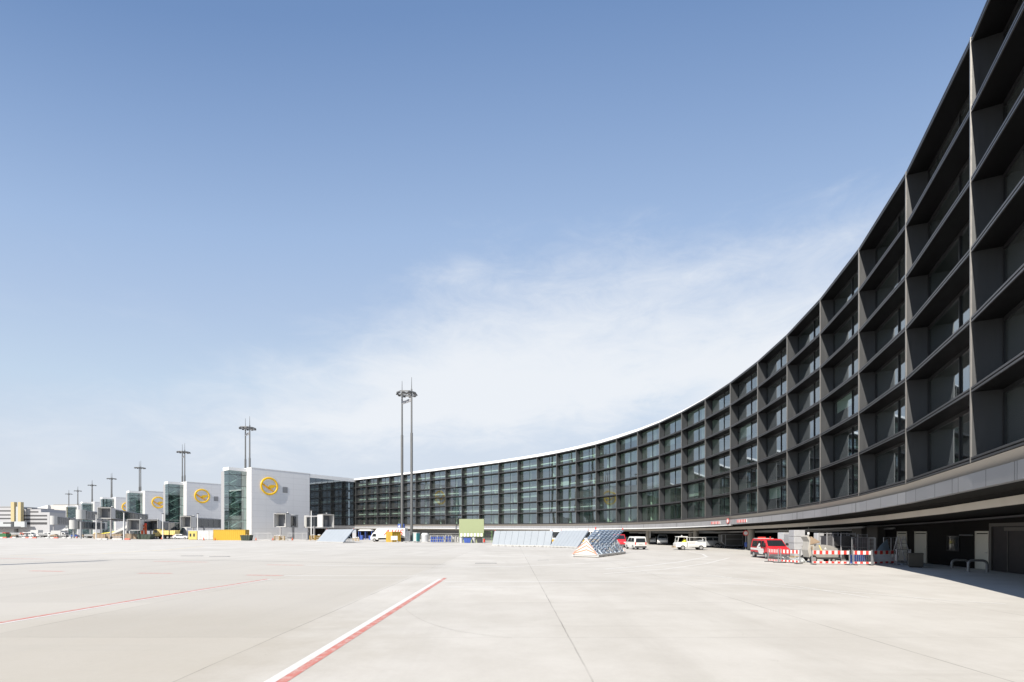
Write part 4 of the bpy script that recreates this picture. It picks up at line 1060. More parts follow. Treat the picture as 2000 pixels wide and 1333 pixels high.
# ================================================================ far left: terminal block, hangar
def fr_box(g, x0, y0, x1, y1, Y, th):      # a block whose front, at distance Y, fills photo rows y0..y1
    g.box(gx(x0, Y), Y, max(0, gz(y1, Y)), gx(x1, Y), Y + th, gz(y0, Y)); return g
t = thing('office_building', 'low white building with dark window bands and two yellow towers, farthest left', 'building', (0, 0, 0)); Y = 400
g = MB(); fr_box(g, -60, 992, 27, 1041, Y, 40); fr_box(g, 36, 995, 80, 1041, Y + 2, 38); fr_box(g, 80, 1001, 97, 1041, Y + 1.99, 36); g.build('wall', mat('office_white', (.40, .40, .41), .6, 0, .05, .1), t)
g = MB(); fr_box(g, -60, 989.5, 27, 991.6, Y + 3, 20); fr_box(g, 45, 992.5, 62, 994.6, Y + 5, 20); g.build('roof_plant', M_GREY, t)
for x0, x1 in ((21, 27.5), (35, 40.5)):
    g = MB(); fr_box(g, x0, 981, x1, 1019, Y - 3, 2.5); g.build('yellow_tower', mat('tower_yellow', (.47, .39, .22), .6, 0, .06), t)
g = MB(); fr_box(g, 27.6, 990, 34.9, 1030, Y - 2, 8); fr_box(g, -60, 1019.5, 20.9, 1030, Y - 4, 3.9); fr_box(g, 27.6, 1019, 48, 1030, Y - 4, 1.95); g.build('stair_core', mat('core_grey', (.44, .46, .47), .5, 0, .04), t)
for x0, x1, y0, y1, yy in ((-60, 20.9, 997, 999.6, 0), (-60, 20.9, 1005, 1007.4, 0), (-60, 20.9, 1012, 1014.6, 0), (41, 92, 1006.3, 1009.2, 2), (41, 92, 1013.3, 1016.4, 2), (58, 75, 999, 1001.6, 2), (50, 92, 1020.5, 1025, 2), (6, 24, 1020.6, 1023.4, -4), (-60, 40, 1029, 1033, -4.1)):
    g = MB(); fr_box(g, x0, y0, x1, y1, Y + yy - .06, .05); g.build('window_band', M_DKGREY, t)
t = thing('hangar', 'large beige hangar with a slanted white side, behind the last pier heads', 'hangar', (0, 0, 0)); Y = 470
g = MB(); P = [(gx(98, Y), Y), (gx(205, Y), Y), (gx(205, Y), Y + 60), (gx(70, Y + 60), Y + 60)]; zt = gz(987, Y)
g.hull8([(*p, 0) for p in P], [(*p, zt) for p in P]); g.build('wall', mat('hangar_beige', (.55, .53, .50), .6, 0, .04, .05), t)
g = MB(); g.hull8([(*P[3], 0), (*P[0], 0), (P[0][0] - .5, P[0][1] - 2, 0), (gx(77, Y), Y - 1, 0)], [(*P[3], zt), (*P[0], zt), (P[0][0] - .5, P[0][1] - 2, zt), (gx(77, Y), Y - 1, zt - 4)]); g.build('side_wall', M_WHITE, t)
g = MB(); fr_box(g, 101, 999, 119, 1010, Y - .3, .25); g.build('gate', mat('gate_brown', (.15, .13, .13), .6, 0, .1), t)
g = MB(); fr_box(g, 104, 985.2, 190, 986.8, Y + 2, 30); g.build('roof', M_GREY, t)

# ================================================================ boarding bridges
def br(R, C, lab, zf, h=3.6, **k):
    R = Vector((gx(*R), R[1])); C = Vector((gx(*C), C[1])); d = C - R
    return jet_bridge(lab, R, math.atan2(d.y, d.x), d.length, zf, h=h, **k)
br((573, 157), (548, 147.5), 'boarding bridge whose square open cabin stands before the nearest white pier wall', 4.2, 3.8)
br((603, 158), (640, 149), 'boarding bridge with open cabin in front of the dark glass link', 4.1, 3.7)
br((436, 200), (364, 172), 'boarding bridge with an open cabin and dark tunnel under the second emblem', 4.3, 3.7)
br((281, 192), (205, 158), 'highest boarding bridge, a long dark tunnel crossing in front of the glass towers', 6.3, 3.3, slope=-.8)
br((158, 182), (224, 222), 'boarding bridge with round white head and dark tunnel, below the highest bridge', 7.6, 3.3)
br((144, 198), (200, 235), 'low boarding bridge with white drum head beside the steel steps, second from left', 4.0, 3.4)
br((105, 245), (152, 290), 'distant boarding bridge with small white drum head before the hangar', 6.6, 4.2)
br((322, 188), (262, 160), 'boarding bridge with a big white cabin resting low behind the green skip', 3.2, 3.4)
br((346, 198), (297, 170), 'boarding bridge with a white cabin behind the yellow tipper truck', 3.2, 3.4)
# lamp posts between the bridges
lp = thing('lamp_post', 'thin white lamp post in front of the dark glass link by the pallets', 'lamp post', (gx(608, 142), 142, 0), 0, 'thin apron lamp posts')
g = MB(); g.cyl((0, 0, 0), .2, 8.6, n=12, r2=.13); g.build('pole', M_WHITE, lp, smooth=True)
g = MB(); g.box(-.3, -.15, 8.61, .3, .15, 8.85); g.build('lamp_head', M_DKGREY, lp)
for px, Y, lab in ((386, 165, 'thin lamp post just right of the second pier bridge cabin'), (318, 165, 'thin lamp post beside the yellow tipper truck'), (242, 155, 'pale post rising in front of the highest boarding bridge tunnel'), (188, 170, 'pale post left of the brown troughs, before the bridges')): dup(lp, (gx(px, Y), Y, 0), 0, lab)

# ================================================================ vehicles near the terminal
ch = 'x'
rv = car('red_van', 'red van with white side stripe and wedge, parked behind the striped barrier', 'van', (22.35, 42.0), RAD(-95.7), VAN, .95, 1.05, .16, M_RED, VAN_W, ((1.715, 1.26), (1.11, 1.82)), None, (-1.45, 1.55), .33, sc=.86, lamps=.72)
g, wf = body_mesh(VAN, .95, 1.05, .16)
g = MB(); side_panel(g, [(-2.3, .80), (-2.3, 1.02), (1.0, .98), (1.0, .78)], wf, .008, .012); side_panel(g, [(-.72, 1.03), (.3, .99), (-.1, 1.5), (-.28, 1.5)], wf, .010, .012); side_panel(g, [(-.1, .45), (.8, .42), (1.1, .77), (-.4, .78)], wf, .009, .012); g.build('white_stripe', M_SWHITE, rv)
g = MB(); g.box(-1.9, -.8, 1.951, -.9, .8, 1.99); g.build('roof_patch', M_SWHITE, rv)
g = MB(); g.box(-2.0, -.35, 1.991, -1.7, .35, 2.12); g.cyl((.2, 0, 1.95), .05, .22, n=8); g.build('light_bar', M_SREDW, rv, bevel=.02)
g = MB(); side_panel(g, [(-2.3, .32), (-2.3, .6), (2.2, .55), (2.2, .32)], wf, .007, .012); g.build('sill_trim', M_DKGREY, rv)
car('white_van', 'small white delivery van in the sun, seen from behind beside the blue blast fence', 'van', (16.5, 64.6), RAD(95.8), SVAN, .86, .95, .12, M_VANW, SVAN_W, ((1.205, 1.18), (.71, 1.70)), ((-2.005, 1.02), (-1.945, 1.58)), (-1.25, 1.25), .31, sc=.94)
car('white_van', 'pale van in the shade under the terminal, directly right of the small white delivery van', 'van', (gx(1271.5, 93), 93), RAD(-106), VAN, .95, 1.05, .16, M_VANW, VAN_W, ((1.715, 1.26), (1.11, 1.82)), None, (-1.45, 1.55), .33, sc=.95)
car('white_van', 'pale van in the shade under the terminal, standing alone between two others and the tug', 'van', (gx(1294, 88.5), 88.5), RAD(-107), VAN, .95, 1.05, .16, M_VANW, VAN_W, ((1.715, 1.26), (1.11, 1.82)), None, (-1.45, 1.55), .33, sc=.95)
car('red_van', 'red van mostly hidden behind the open side of the blue blast fence', 'van', (gx(1209, 74), 74), RAD(-100), VAN, .95, 1.05, .16, M_RED, VAN_W, ((1.715, 1.26), (1.11, 1.82)), None, (-1.45, 1.55), .33)
car('silver_car', 'silver estate car in shade between the white tug and the dark cart', 'car', (gx(1379, 72), 72), RAD(175), [(-2.2, .3), (-2.25, .85), (-2.05, 1.1), (-1.75, 1.5), (-1.3, 1.62), (.2, 1.62), (.9, 1.08), (1.9, .92), (2.15, .7), (2.15, .3)], .9, .95, .16, M_SILVER, [[(-1.85, 1.05), (-1.6, 1.45), (-.8, 1.5), (-.8, 1.05)], [(-.7, 1.05), (-.7, 1.5), (.15, 1.5), (.7, 1.05)]], ((.875, 1.12), (.30, 1.56)), None, (-1.35, 1.35), .35)
car('white_car', 'low white hatchback parked left of the white and yellow cabins', 'car', (gx(355, 166), 166), RAD(4), HATCH, .86, .9, .15, M_VANW, HATCH_W, ((.985, 1.0), (.31, 1.38)), None, (-1.3, 1.35), .33, sc=1.18)

# white tug with a driver
tg = thing('tow_tractor', 'white open-backed tow tractor with a driver in yellow at the shade edge', 'tow tractor', (gx(1347, 62), 62, 0), RAD(176))
g = MB(); g.prism([(1.9, .38), (1.9, .82), (1.72, 1.0), (.55, 1.0), (.55, .38)], 'y', -.72, .72); g.build('front_body', M_VANW, tg, bevel=.04)
g = MB(); g.prism([(.45, .38), (.45, 1.12), (-.7, 1.12), (-.85, .98), (-1.85, .98), (-1.85, .38)], 'y', -.72, .72); g.build('rear_body', M_VANW, tg, bevel=.04)
g = MB(); g.box(-1.3, -.735, .45, .4, -.722, .62); g.box(-.5, -.735, .8, .35, -.722, 1.02); g.box(-1.3, .722, .45, .4, .735, .62); g.box(-.5, .722, .8, .35, .735, 1.02); g.build('side_panel', M_LGREY, tg)
g = MB()
for x, s in ((1.68, 1), (1.68, -1), (.52, 1), (.52, -1)): g.bar((x, s * .66, .95), (x - (.12 if x > 1 else 0), s * .64, 1.62), .07)
g.build('cab_pillar', M_VANW, tg)
g = MB(); g.box(.42, -.72, 1.62, 1.66, .72, 1.74); rf = g.build('cab_roof', M_VANW, tg, bevel=.04)
g = MB(); g.cyl((1.0, 0, 1.745), .10, .14, n=12); g.build('beacon', M_LGREY, rf)
g = MB(); g.bar((1.66, 0, 1.02), (1.58, 0, 1.6), .02, 1.2, (0, 1, 0)); g.build('windscreen', glass('clear_screen', (.6, .66, .66), .1, .2), tg)
g = MB()
for s in (-1, 1): g.bar((.42, s * .66, 1.60), (-1.8, s * .66, 1.60), .05); g.bar((-1.8, s * .66, .98), (-1.8, s * .66, 1.6), .05); g.bar((.2, s * .66, 1.12), (.2, s * .66, 1.6), .05)
g.bar((-1.8, -.66, 1.6), (-1.8, .66, 1.6), .05); g.build('roll_frame', M_LGREY, tg)
for x in (1.05, -1.2):
    for s in (-1, 1): wheel(tg, x, s * .66, .30, .2)
g = MB(); g.box(1.9, -.6, .30, 2.12, .6, .52); g.build('front_bumper', mat('bumper_tan', (.35, .28, .2), .7, 0, .1), tg)
person('driver in a yellow jacket sitting in the white tow tractor cab', (gx(1337, 62), 61.95), RAD(176), .78, True)

# dark luggage container on a dolly
t = thing('cargo_container', 'dark open-framed luggage container on a low dolly in the shade', 'cargo container', (gx(1430, 69), 69, 0), RAD(-3))
g = MB(); g.prism([(-1.25, .42), (1.25, .42), (1.7, .9), (1.7, 1.95), (-1.7, 1.95), (-1.7, .9)], 'y', -.7, .7); g.build('body', mat('container_dark', (.10, .10, .095), .5, .2, .15), t)
g = MB()
for a, b_ in (((-1.25, .42), (1.25, .42)), ((1.25, .42), (1.7, .9)), ((1.7, .9), (1.7, 1.95)), ((1.7, 1.95), (-1.7, 1.95)), ((-1.7, 1.95), (-1.7, .9)), ((-1.7, .9), (-1.25, .42)), ((-1.2, .42), (-1.2, 1.95)), ((1.2, .42), (1.2, 1.95)), ((-1.2, 1.3), (1.2, 1.3))): g.bar((a[0], -.74, a[1]), (b_[0], -.74, b_[1]), .07)
g.build('frame', M_GREYV, t)
g = MB(); g.box(-1.9, -.75, .26, 1.9, .75, .38); g.bar((-1.9, 0, .3), (-2.6, 0, .3), .08); g.build('dolly', M_DKGREY, t)
for x in (-1.3, 1.3):
    for s in (-1, 1): wheel(t, x, s * .62, .17, .12)

# site machine: wheeled mixer with raised arm and hopper
mc = thing('site_machine', 'dusty grey wheeled mortar machine with raised hopper behind the striped barriers', 'site machine', (gx(1600, 35.6), 35.6, 0), RAD(178)); mc.scale = (.78, .82, .94)
g = MB(); g.prism([(-1.4, .42), (.75, .42), (.75, 1.18), (.55, 1.42), (-.05, 1.42), (-.75, 1.34), (-1.3, 1.14), (-1.4, .95)], 'y', -.62, .62); g.build('hood', mat('dusty_grey', (.30, .29, .27), .55, .1, .2, 3), mc, smooth=True, bevel=.08)
g = MB()
for z in (.72, .84, .96): g.box(-1.3, -.635, z, -.25, -.623, z + .05); g.box(-1.3, .623, z, -.25, .635, z + .05)
g.build('grille', M_GREYV, mc)
for s in (-1, 1):
    g = MB(); g.prism([(.35, 1.38), (.46, 1.38), (.12, .72), (.0, .72)], 'y', s * .630, s * .645); g.build('warning_band', M_YEL2, mc)
g = MB()
for s in (-1, 1): g.prism([(-.30, 1.05), (-.04, 1.05), (-.17, 1.24)], 'y', s * .630, s * .640)
g.build('warning_sign', M_SWHITE, mc)
g = MB(); g.prism([(.7, .42), (1.18, .42), (1.35, 1.0), (1.2, 1.65), (1.45, 2.05), (1.3, 2.15), (.8, 1.55), (.7, 1.2)], 'y', -.5, .5); g.build('loader_arm', mat('machine_cream', (.42, .40, .36), .65, .05, .15, 3), mc, bevel=.03)
g = MB(); g.hull8([(.55, -.55, 1.50), (1.15, -.55, 1.42), (1.15, .55, 1.42), (.55, .55, 1.50)], [(.25, -.65, 1.62), (1.1, -.65, 2.05), (1.1, .65, 2.05), (.25, .65, 1.62)]); g.build('hopper', mat('hopper_tan', (.36, .27, .19), .75, 0, .2, 4), mc, bevel=.03)
g = MB(); g.bar((1.0, 0, 2.0), (1.0, 0, 2.22), .06); g.cyl((1.0, 0, 2.2), .10, .18, n=12); g.build('work_lamp', M_WHITE, mc)
g = MB(); g.bar((.95, -.7, .5), (1.12, -.7, 1.3), .12); g.bar((.95, .7, .5), (1.12, .7, 1.3), .12); g.build('hydraulic_ram', M_BROWN, mc)
wheel(mc, .98, .72, .30, .22); wheel(mc, .98, -.72, .30, .22); wheel(mc, -.95, .5, .2, .18); wheel(mc, -.95, -.5, .2, .18)
g = MB(); g.box(-1.5, -.5, .30, 1.0, .5, .42); g.bar((-1.4, 0, .34), (-2.0, 0, .3), .08); g.build('chassis', M_DKGREY, mc)
g = MB(); g.cyl((-2.0, 0, 0), .11, .09, n=12); g.bar((-2.0, 0, .09), (-2.0, 0, .4), .05); g.build('jockey_wheel', M_BLACK, mc)

# striped barriers
def site_barrier(label, p, q, nred, board=True, mesh=True):
    p = Vector((*p, 0)); q = Vector((*q, 0)); d = q - p; Ln = d.length
    t = thing('striped_barrier', label, 'barrier', ((p.x + q.x) / 2, (p.y + q.y) / 2, 0), math.atan2(d.y, d.x), 'site barriers around the machine')
    for x in (-Ln / 2 + .03, Ln / 2 - .03):
        g = MB(); g.box(x - .03, -.03, .04, x + .03, .03, 1.03); g.build('post', M_GALV, t)
    if not board:
        g = MB(); g.bar((-Ln / 2, 0, 1.05), (Ln / 2, 0, 1.05), .04); g.build('top_rail', M_GALV, t); g = MB(); g.bar((-Ln / 2 + .061, 0, .2), (Ln / 2 - .061, 0, .2), .04); g.build('bottom_rail', M_GALV, t)
    if board:
        g = MB(); g.box(-Ln / 2 + .065, -.02, .72, Ln / 2 - .065, .02, .97); g.box(-Ln / 2 + .065, -.02, .10, Ln / 2 - .065, .02, .23); bd = g.build('board', M_SWHITE, t)
        g = MB(); w_ = (Ln - .13) / (2 * nred)
        for k in range(nred):
            x = -Ln / 2 + .065 + w_ * (2 * k + .25)
            g.box(x, -.024, .722, x + w_, .024, .968); g.box(x, -.024, .102, x + w_, .024, .228)
        g.build('red_field', M_SREDW, bd)
    if mesh:
        g = MB(); n = int(Ln / .11)
        for k in range(1, n): x = -Ln / 2 + Ln * k / n; g.box(x - .008, -.008, .231 if board else .2, x + .008, .008, .719 if board else 1.0)
        g.build('bar_infill', M_GALV, t)
    for s in (-1, 1):
        g = MB()
        if board: g.box(s * (Ln / 2 - .12) - .09, -.32, 0, s * (Ln / 2 - .12) + .09, .32, .05)
        else: g.tube([(s * (Ln / 2 - .06), -.32, .0), (s * (Ln / 2 - .06), -.22, .10), (s * (Ln / 2 - .06), 0, .16), (s * (Ln / 2 - .06), .22, .10), (s * (Ln / 2 - .06), .32, 0)], .022, 6)
        g.build('foot', M_DKGREY if board else M_GALV, t)
    return t
site_barrier('short red and white barrier in front of the red van bonnet', gp(1500, 1097.5), gp(1521, 1099.5), 6)
site_barrier('red and white barrier between the red van and the dusty machine', gp(1524, 1099.5), gp(1563, 1102), 5)
site_barrier('widest red and white barrier, directly in front of the dusty machine', gp(1585, 1103), gp(1660, 1104), 6, mesh=False)
site_barrier('red and white barrier before blue crates, half in the sun', gp(1665, 1104), gp(1703, 1104.6), 3)
site_barrier('red and white barrier fully in shade beside the blue sheet', gp(1704.5, 1104.2), gp(1750, 1102.6), 4)
site_barrier('plain steel crowd barrier in the shade by the dark box', gp(1751, 1104), gp(1779, 1103.4), 2, board=False)
# fence panels, stacks and odds behind them
mesh_fence('wire fence panel directly behind the machine, left of the other panels', gp(1664, 1099), gp(1708, 1099), 1.85)
mesh_fence('wire fence panel set behind its neighbour, narrowest of the row', gp(1697, 1096.5), gp(1710, 1097), 1.8, feet=False)
mesh_fence('wire fence panel under the blue plastic sheet, before the first cream door', gp(1726, 1098.5), gp(1752, 1098.5), 1.85, mid=(.05,))
tt = thing('plastic_sheet', 'crumpled blue plastic sheet hanging over the wire fence panel', 'plastic sheet', (*gp(1722, 1101), 0), 0)
g = MB(); vs = []; n = 9
for j in range(n):
    for i in range(n):
        u, v = i / (n - 1), j / (n - 1); x = -.55 + u * 1.3 * (1 - .55 * (1 - u) * v); z = .05 + v * (.35 + 1.35 * u); vs.append((x, .12 * math.sin(5 * u + 3 * v) + .3 * v + R_.uniform(-.03, .03), z))
n0 = len(vs); vs += [(x, y + .012, z) for x, y, z in vs]
fs = []
for j in range(n - 1):
    for i in range(n - 1): a = j * n + i; fs += [(a, a + 1, a + n + 1, a + n), (n0 + a, n0 + a + n, n0 + a + n + 1, n0 + a + 1)]
g.add(vs, fs); g.build('sheet', M_TARP, tt, smooth=True)
def foil_stack(label, px, Y, wd, H, n, m=M_FOIL, rz=0):
    t = thing('wrapped_stack', label, 'wrapped stack', (gx(px, Y), Y, 0), rz, 'wrapped insulation stacks by the pillars')
    g = MB()
    for x in (-wd / 2 + .08, 0, wd / 2 - .08): g.box(x - .07, -wd / 2, 0, x + .07, wd / 2, .10)
    g.box(-wd / 2, -wd / 2, .101, wd / 2, wd / 2, .14); g.build('pallet', M_TIMBER, t)
    for k in range(n):
        g = MB(); z0 = .145 + (H - .145) * k / n; z1 = .145 + (H - .145) * (k + 1) / n - .02; j = R_.uniform(-.04, .04)
        g.box(-wd / 2 + j, -wd / 2, z0, wd / 2 + j - .02, wd / 2, z1); g.build('package', m, t, bevel=.04)
    return t
foil_stack('left grey wrapped stack rising behind the red van roof', 1532, 45, .80, 2.25, 3, rz=.1)
foil_stack('grey wrapped stack close on the right of the left stack, a little lower', 1544, 44.2, .75, 2.1, 2, mat('wrap_grey', (.36, .36, .37), .4, .2, .12, 3), rz=.05)
foil_stack('tallest silver wrapped stack, next to the machine hopper', 1557, 42.8, .95, 2.45, 4, rz=-.08)
foil_stack('pale wrapped stack half hidden behind the machine hood', 1599, 40.5, .55, 2.2, 3)
def cage(label, x0, x1, Y, H, m):
    W = gx(x1, Y) - gx(x0, Y)
    t = thing('mesh_cage', label, 'mesh cage', (gx((x0 + x1) / 2, Y), Y, 0), 0, 'stacked mesh cages in shade')
    g = MB()
    for a in (-W / 2, W / 2 - .05):
        for b_ in (-.5, .45): g.box(a, b_, 0, a + .05, b_ + .05, H)
    for z in (.05, H / 2, H - .05):
        for b_ in (-.475, .475): g.bar((-W / 2, b_, z), (W / 2, b_, z), .04)
    g.build('frame', M_GREYV, t)
    g = MB(); n = int(W / .08)
    for k in range(1, n): g.box(-W / 2 + W * k / n - .004, -.49, .05, -W / 2 + W * k / n + .004, -.48, H)
    g.build('wire_side', M_GREYV, t)
    g = MB(); g.box(-W / 2 + .07, -.42, .08, W / 2 - .07, .42, H / 2 - .15); g.box(-W / 2 + .1, -.40, H / 2 + .05, W / 2 - .1, .40, H - .25); g.build('load', m, t, bevel=.03)
    return t
cage('dark mesh cage beside the pale wrapped stack', 1607, 1630, 39.5, 2.2, mat('cage_load_dark', (.05, .05, .055), .7, 0, .2))
cage('widest dark mesh cage behind the machine, left of the fence posts', 1634, 1663, 38.6, 2.2, M_BLACK)
cage('mesh cage with grey load, right end of the row before the pilasters', 1666, 1686, 38.0, 2.1, M_DKGREY)
pallets('crate_stack', 'blue plastic crates visible through the half sunlit barrier', gp(1677, 1101), 0, 1, M_BLUE, cat='crates'); 
cs = [o for o in bpy.data.objects if o.name.startswith('crate_stack')][-1]
for k in range(3):
    g = MB(); g.box(-.55 + .37 * k, -.25, .15, -.22 + .37 * k, .25, .62); g.build('crate', mat('crate_navy', (.02, .045, .16), .5, 0, .1), cs, bevel=.03)
g = MB()
for _ in range(26):
    g.M = Matrix.Translation((R_.uniform(-.75, .75), R_.uniform(-.3, .3), R_.uniform(.08, .3))) @ Matrix.Rotation(R_.uniform(0, 3), 4, Vector((R_.random(), R_.random(), 1)).normalized()); s = R_.uniform(.06, .2); g.box(-s, -s * .6, -s * .35, s, s * .6, s * .35)
tag(g.build('rubble_heap', mat('pale_rubble', (.48, .50, .50), .8, 0, .3, 5)), 'low heap of pale rubble and foil behind the barrier by the red van', 'rubble heap').location = (*gp(1548, 1099), 0)
ld = thing('step_ladder', 'aluminium step ladder standing before the first cream door', 'ladder', (*gp(1760, 1100), 0), RAD(12))
for sgn, nm in ((-1, 'front_side'), (1, 'back_side')):
    g = MB()
    for x in (-.24, .24): g.bar((x * 1.15, sgn * .55, 0), (x, sgn * .06, 1.95), .05, .03)
    for k in range(6):
        f = (k + .6) / 6.3; g.bar((-.25, sgn * (.55 - .49 * f), 1.95 * f), (.25, sgn * (.55 - .49 * f), 1.95 * f), .06, .03)
    g.build(nm, M_GALV, ld)
bx = thing('tool_box', 'dark grey site tool box against the wall right of the crowd barrier', 'tool box', (*gp(1788, 1108.5), 0), RAD(-35))
g = MB(); g.box(-.36, -.3, .06, .36, .3, .82); g.build('body', mat('box_olive', (.075, .07, .058), .6, .1, .15), bx, bevel=.02)
g = MB(); g.box(-.38, -.32, .823, .38, .32, .90); g.build('lid', mat('box_olive', (.075, .07, .058)), bx, bevel=.02)
g = MB(); g.box(-.30, -.25, 0, .30, .25, .058); g.build('skid', M_BLACK, bx)
M_HOOP = mat('hoop_steel', (.24, .245, .25), .5, .4, .1)
for px, wd, py, h, lab in ((1875, .98, 1110, .50, 'steel hoop guard between the two cream doors, under the wall window'), (1909.5, .98, 1118, .66, 'larger steel hoop guard in front of the cream door next to the dark opening')):
    x, y = gp(px, py); t = thing('hoop_guard', lab, 'hoop guard', (x, y, 0), RAD(-14), 'steel hoop guards')
    g = MB(); a = wd / 2 - .06; r = .22; P = [(-a, 0, 0), (-a, 0, h - r)]
    for k in range(1, 6): an = math.pi - k * math.pi / 12 * 1.0; P.append((-a + r + r * math.cos(math.pi - k * math.pi / 10), 0, h - r + r * math.sin(k * math.pi / 10)))
    P += [(-p[0], 0, p[2]) for p in reversed(P)]
    g.tube(P, .068, 12); g.build('hoop', M_HOOP, t, smooth=True)
    g = MB()
    for s in (-1, 1): g.box(s * a - .12, -.12, 0, s * a + .12, .12, .012)
    g.build('foot_plate', M_GREYV, t)
# sign post and fascia markers
sp_ = thing('sign_post', 'round red and white traffic sign on a pole beside the red van', 'road sign', (gx(1456.5, 61), 61, 0), RAD(-25))
g = MB(); g.cyl((0, 0, .05), .035, 2.45, n=10); g.build('pole', M_GALV, sp_)
g = MB(); g.cyl((0, -.06, 2.15), .33, .03, 'y', 24); sd = g.build('sign_disc', M_SREDW, sp_)
g = MB(); g.cyl((0, -.066, 2.15), .23, .005, 'y', 24); g.build('disc_centre', M_SWHITE, sd)
g = MB(); g.box(-.14, -.07, .42, .14, -.04, 1.0); g.build('blue_plate', M_BLUE, sp_)
g = MB(); g.box(-.25, -.25, 0, .25, .25, .06); g.build('foot', M_GREY, sp_)
def on_fascia(px, dep=.03, dz=-.85):
    t_ = find_t(px, dep); p = ft(t_, dep, dz); s = tdir(t_); return p, math.atan2(s.y, s.x)
for px0, px1, lab in ((1389, 1407, 'striped red and white height marker on the fascia, farther from the red van'), (1440, 1458, 'striped red and white height marker on the fascia above the round traffic sign'), (671, 684, 'small striped height marker low at the pier corner of the fascia')):
    p0, r = on_fascia(px0); p1, _ = on_fascia(px1); W = (p1 - p0).length; c = (p0 + p1) / 2
    t = thing('height_marker', lab, 'height marker', c, r, 'striped height markers on the fascia')
    g = MB(); g.box(-W / 2, -.02, -.18, W / 2, .045, .18); g.build('board', M_SWHITE, t)
    g = MB()
    for k in range(6): x = -W / 2 + W * (k + .1) / 6; g.box(x, -.026, -.178, x + W / 12, .05, .178)
    g.build('red_stripe', M_SREDW, t)
p0, r = on_fascia(1422, .0, -.72)
t = thing('height_sign', 'small round speed sign on the fascia between the two striped markers', 'sign', p0, r)
g = MB(); g.cyl((0, -.06, 0), .34, .03, 'y', 24); sd = g.build('sign_disc', M_SREDW, t); g = MB(); g.cyl((0, -.066, 0), .24, .042, 'y', 24); g.build('disc_centre', M_SWHITE, sd)
g = MB(); g.box(-.05, -.03, -.5, .05, .03, .36); g.build('bracket', M_GALV, t)
p0, r = on_fascia(783, -.25, -.60); W = 3.6
t = thing('direction_sign', 'blue hanging sign with white pictograms between the two mast poles', 'sign', p0, r)
g = MB(); g.box(-W / 2, -.06, -.75, W / 2, .06, .75); g.build('board', M_BLUE, t)
g = MB()
for s in (-1,):
    for x0, x1, z0, z1 in ((-1.45, -.55, -.45, .1), (-1.2, -.8, .1, .4), (-.1, .25, -.45, .35), (.45, .7, -.45, .35), (.9, 1.2, -.45, .35), (.25, .45, .05, .35), (.7, .9, .05, .35)): g.box(x0, -.066, z0, x1, .066, z1)
g.build('pictogram', M_SWHITE, t)
g = MB(); g.bar((-1.2, .1, 0), (-1.2, .3, 0), .1); g.bar((1.2, .1, 0), (1.2, .3, 0), .1); g.build('bracket', M_GREYV, t)
p0, r = on_fascia(1040, 2.2, -2.0)
t = thing('exit_sign', 'small green sign hanging under the fascia above the long blast fence', 'sign', p0, r)
g = MB(); g.box(-.55, -.05, -.15, .55, .05, .15); g.build('board', mat('exit_green', (.06, .30, .08), .5, 0, .05), t); g = MB(); g.box(-.4, -.056, -.06, .35, -.0505, .06); g.build('pictogram', M_SWHITE, t)
g = MB(); g.bar((0, 0, .15), (0, 0, .2), .06); g.build('bracket', M_GREYV, t)
for px, d_, drop, lab in ((1579, 3.0, 2.0, 'cable hanging from the terminal ceiling above the machine'), (1538, 4.0, .9, 'coiled cable hanging from the terminal ceiling above the red van')):
    t_ = find_t(px, d_, 18, 29); p = ft(t_, d_, -1.82); pts = [p + Vector((.05 * math.sin(k), 0, -drop * k / 8)) for k in range(9)]
    g = MB(); g.tube(pts, .03, 6)
    e = pts[-1]; g.tube([e + Vector((.22 * math.sin(a * .7), .02 * a, -.25 + .25 * math.cos(a * .7))) for a in range(10)], .035, 6)
    tag(g.build('hanging_cable', M_GREY, None, smooth=True), lab, 'cable')

# ================================================================ blast fences and the bus
def sheet_mat(name, c, tr, f):
  m = mat(name, c, .4, 0, .07, .9)
  bnt = m.node_tree; bs = bnt.nodes['Principled BSDF']; tl = bnt.nodes.new('ShaderNodeBsdfTranslucent'); tl.inputs[0].default_value = (*tr, 1)
  mxs = bnt.nodes.new('ShaderNodeMixShader'); mxs.inputs[0].default_value = f
  bnt.links.new(bs.outputs[0], mxs.inputs[1]); bnt.links.new(tl.outputs[0], mxs.inputs[2]); bnt.links.new(mxs.outputs[0], bnt.nodes['Material Output'].inputs[0])
  return m
m = sheet_mat('blast_sheet', (.42, .46, .50), (.42, .47, .51), .25)
m2 = sheet_mat('blast_sheet_perforated', (.40, .48, .56), (.78, .85, .93), .72)
blast_fence('blue blast fence leaning away alone, left of the white lettered truck', gp(629, 1059.5), gp(682, 1061), 2.95, 2.6, True, m, posts=8, triangle=False, back_detail=False)
blast_fence('longest pale blue blast fence, facing the camera in the middle', gp(964, 1066.5), gp(1078, 1069), 2.5, .7, True, m, posts=9, triangle=False, back_detail=False)
blast_fence('pale blue blast fence leaning between the longest one and the open one', gp(1086, 1069), gp(1140, 1071.2), 2.55, 2.2, True, m, posts=8, triangle=False, back_detail=False)
blast_fence('nearest blast fence showing its steel back and a red chevron end plate', (6.55, 43.4), (10.75, 51.0), 2.5, 2.3, False, m2, posts=7)
bs_ = thing('airport_bus', 'white airport bus with yellow skirt hidden behind the leaning blast fences', 'bus', (gx(1122, 92), 92, 0), RAD(175))
g = MB(); g.prism([(-4.6, .35), (4.6, .35), (4.75, 1.2), (4.65, 2.65), (4.5, 2.8), (-4.5, 2.8), (-4.7, 2.6), (-4.7, .6)], 'y', -1.25, 1.25); g.build('body', M_VANW, bs_, smooth=True, bevel=.06)
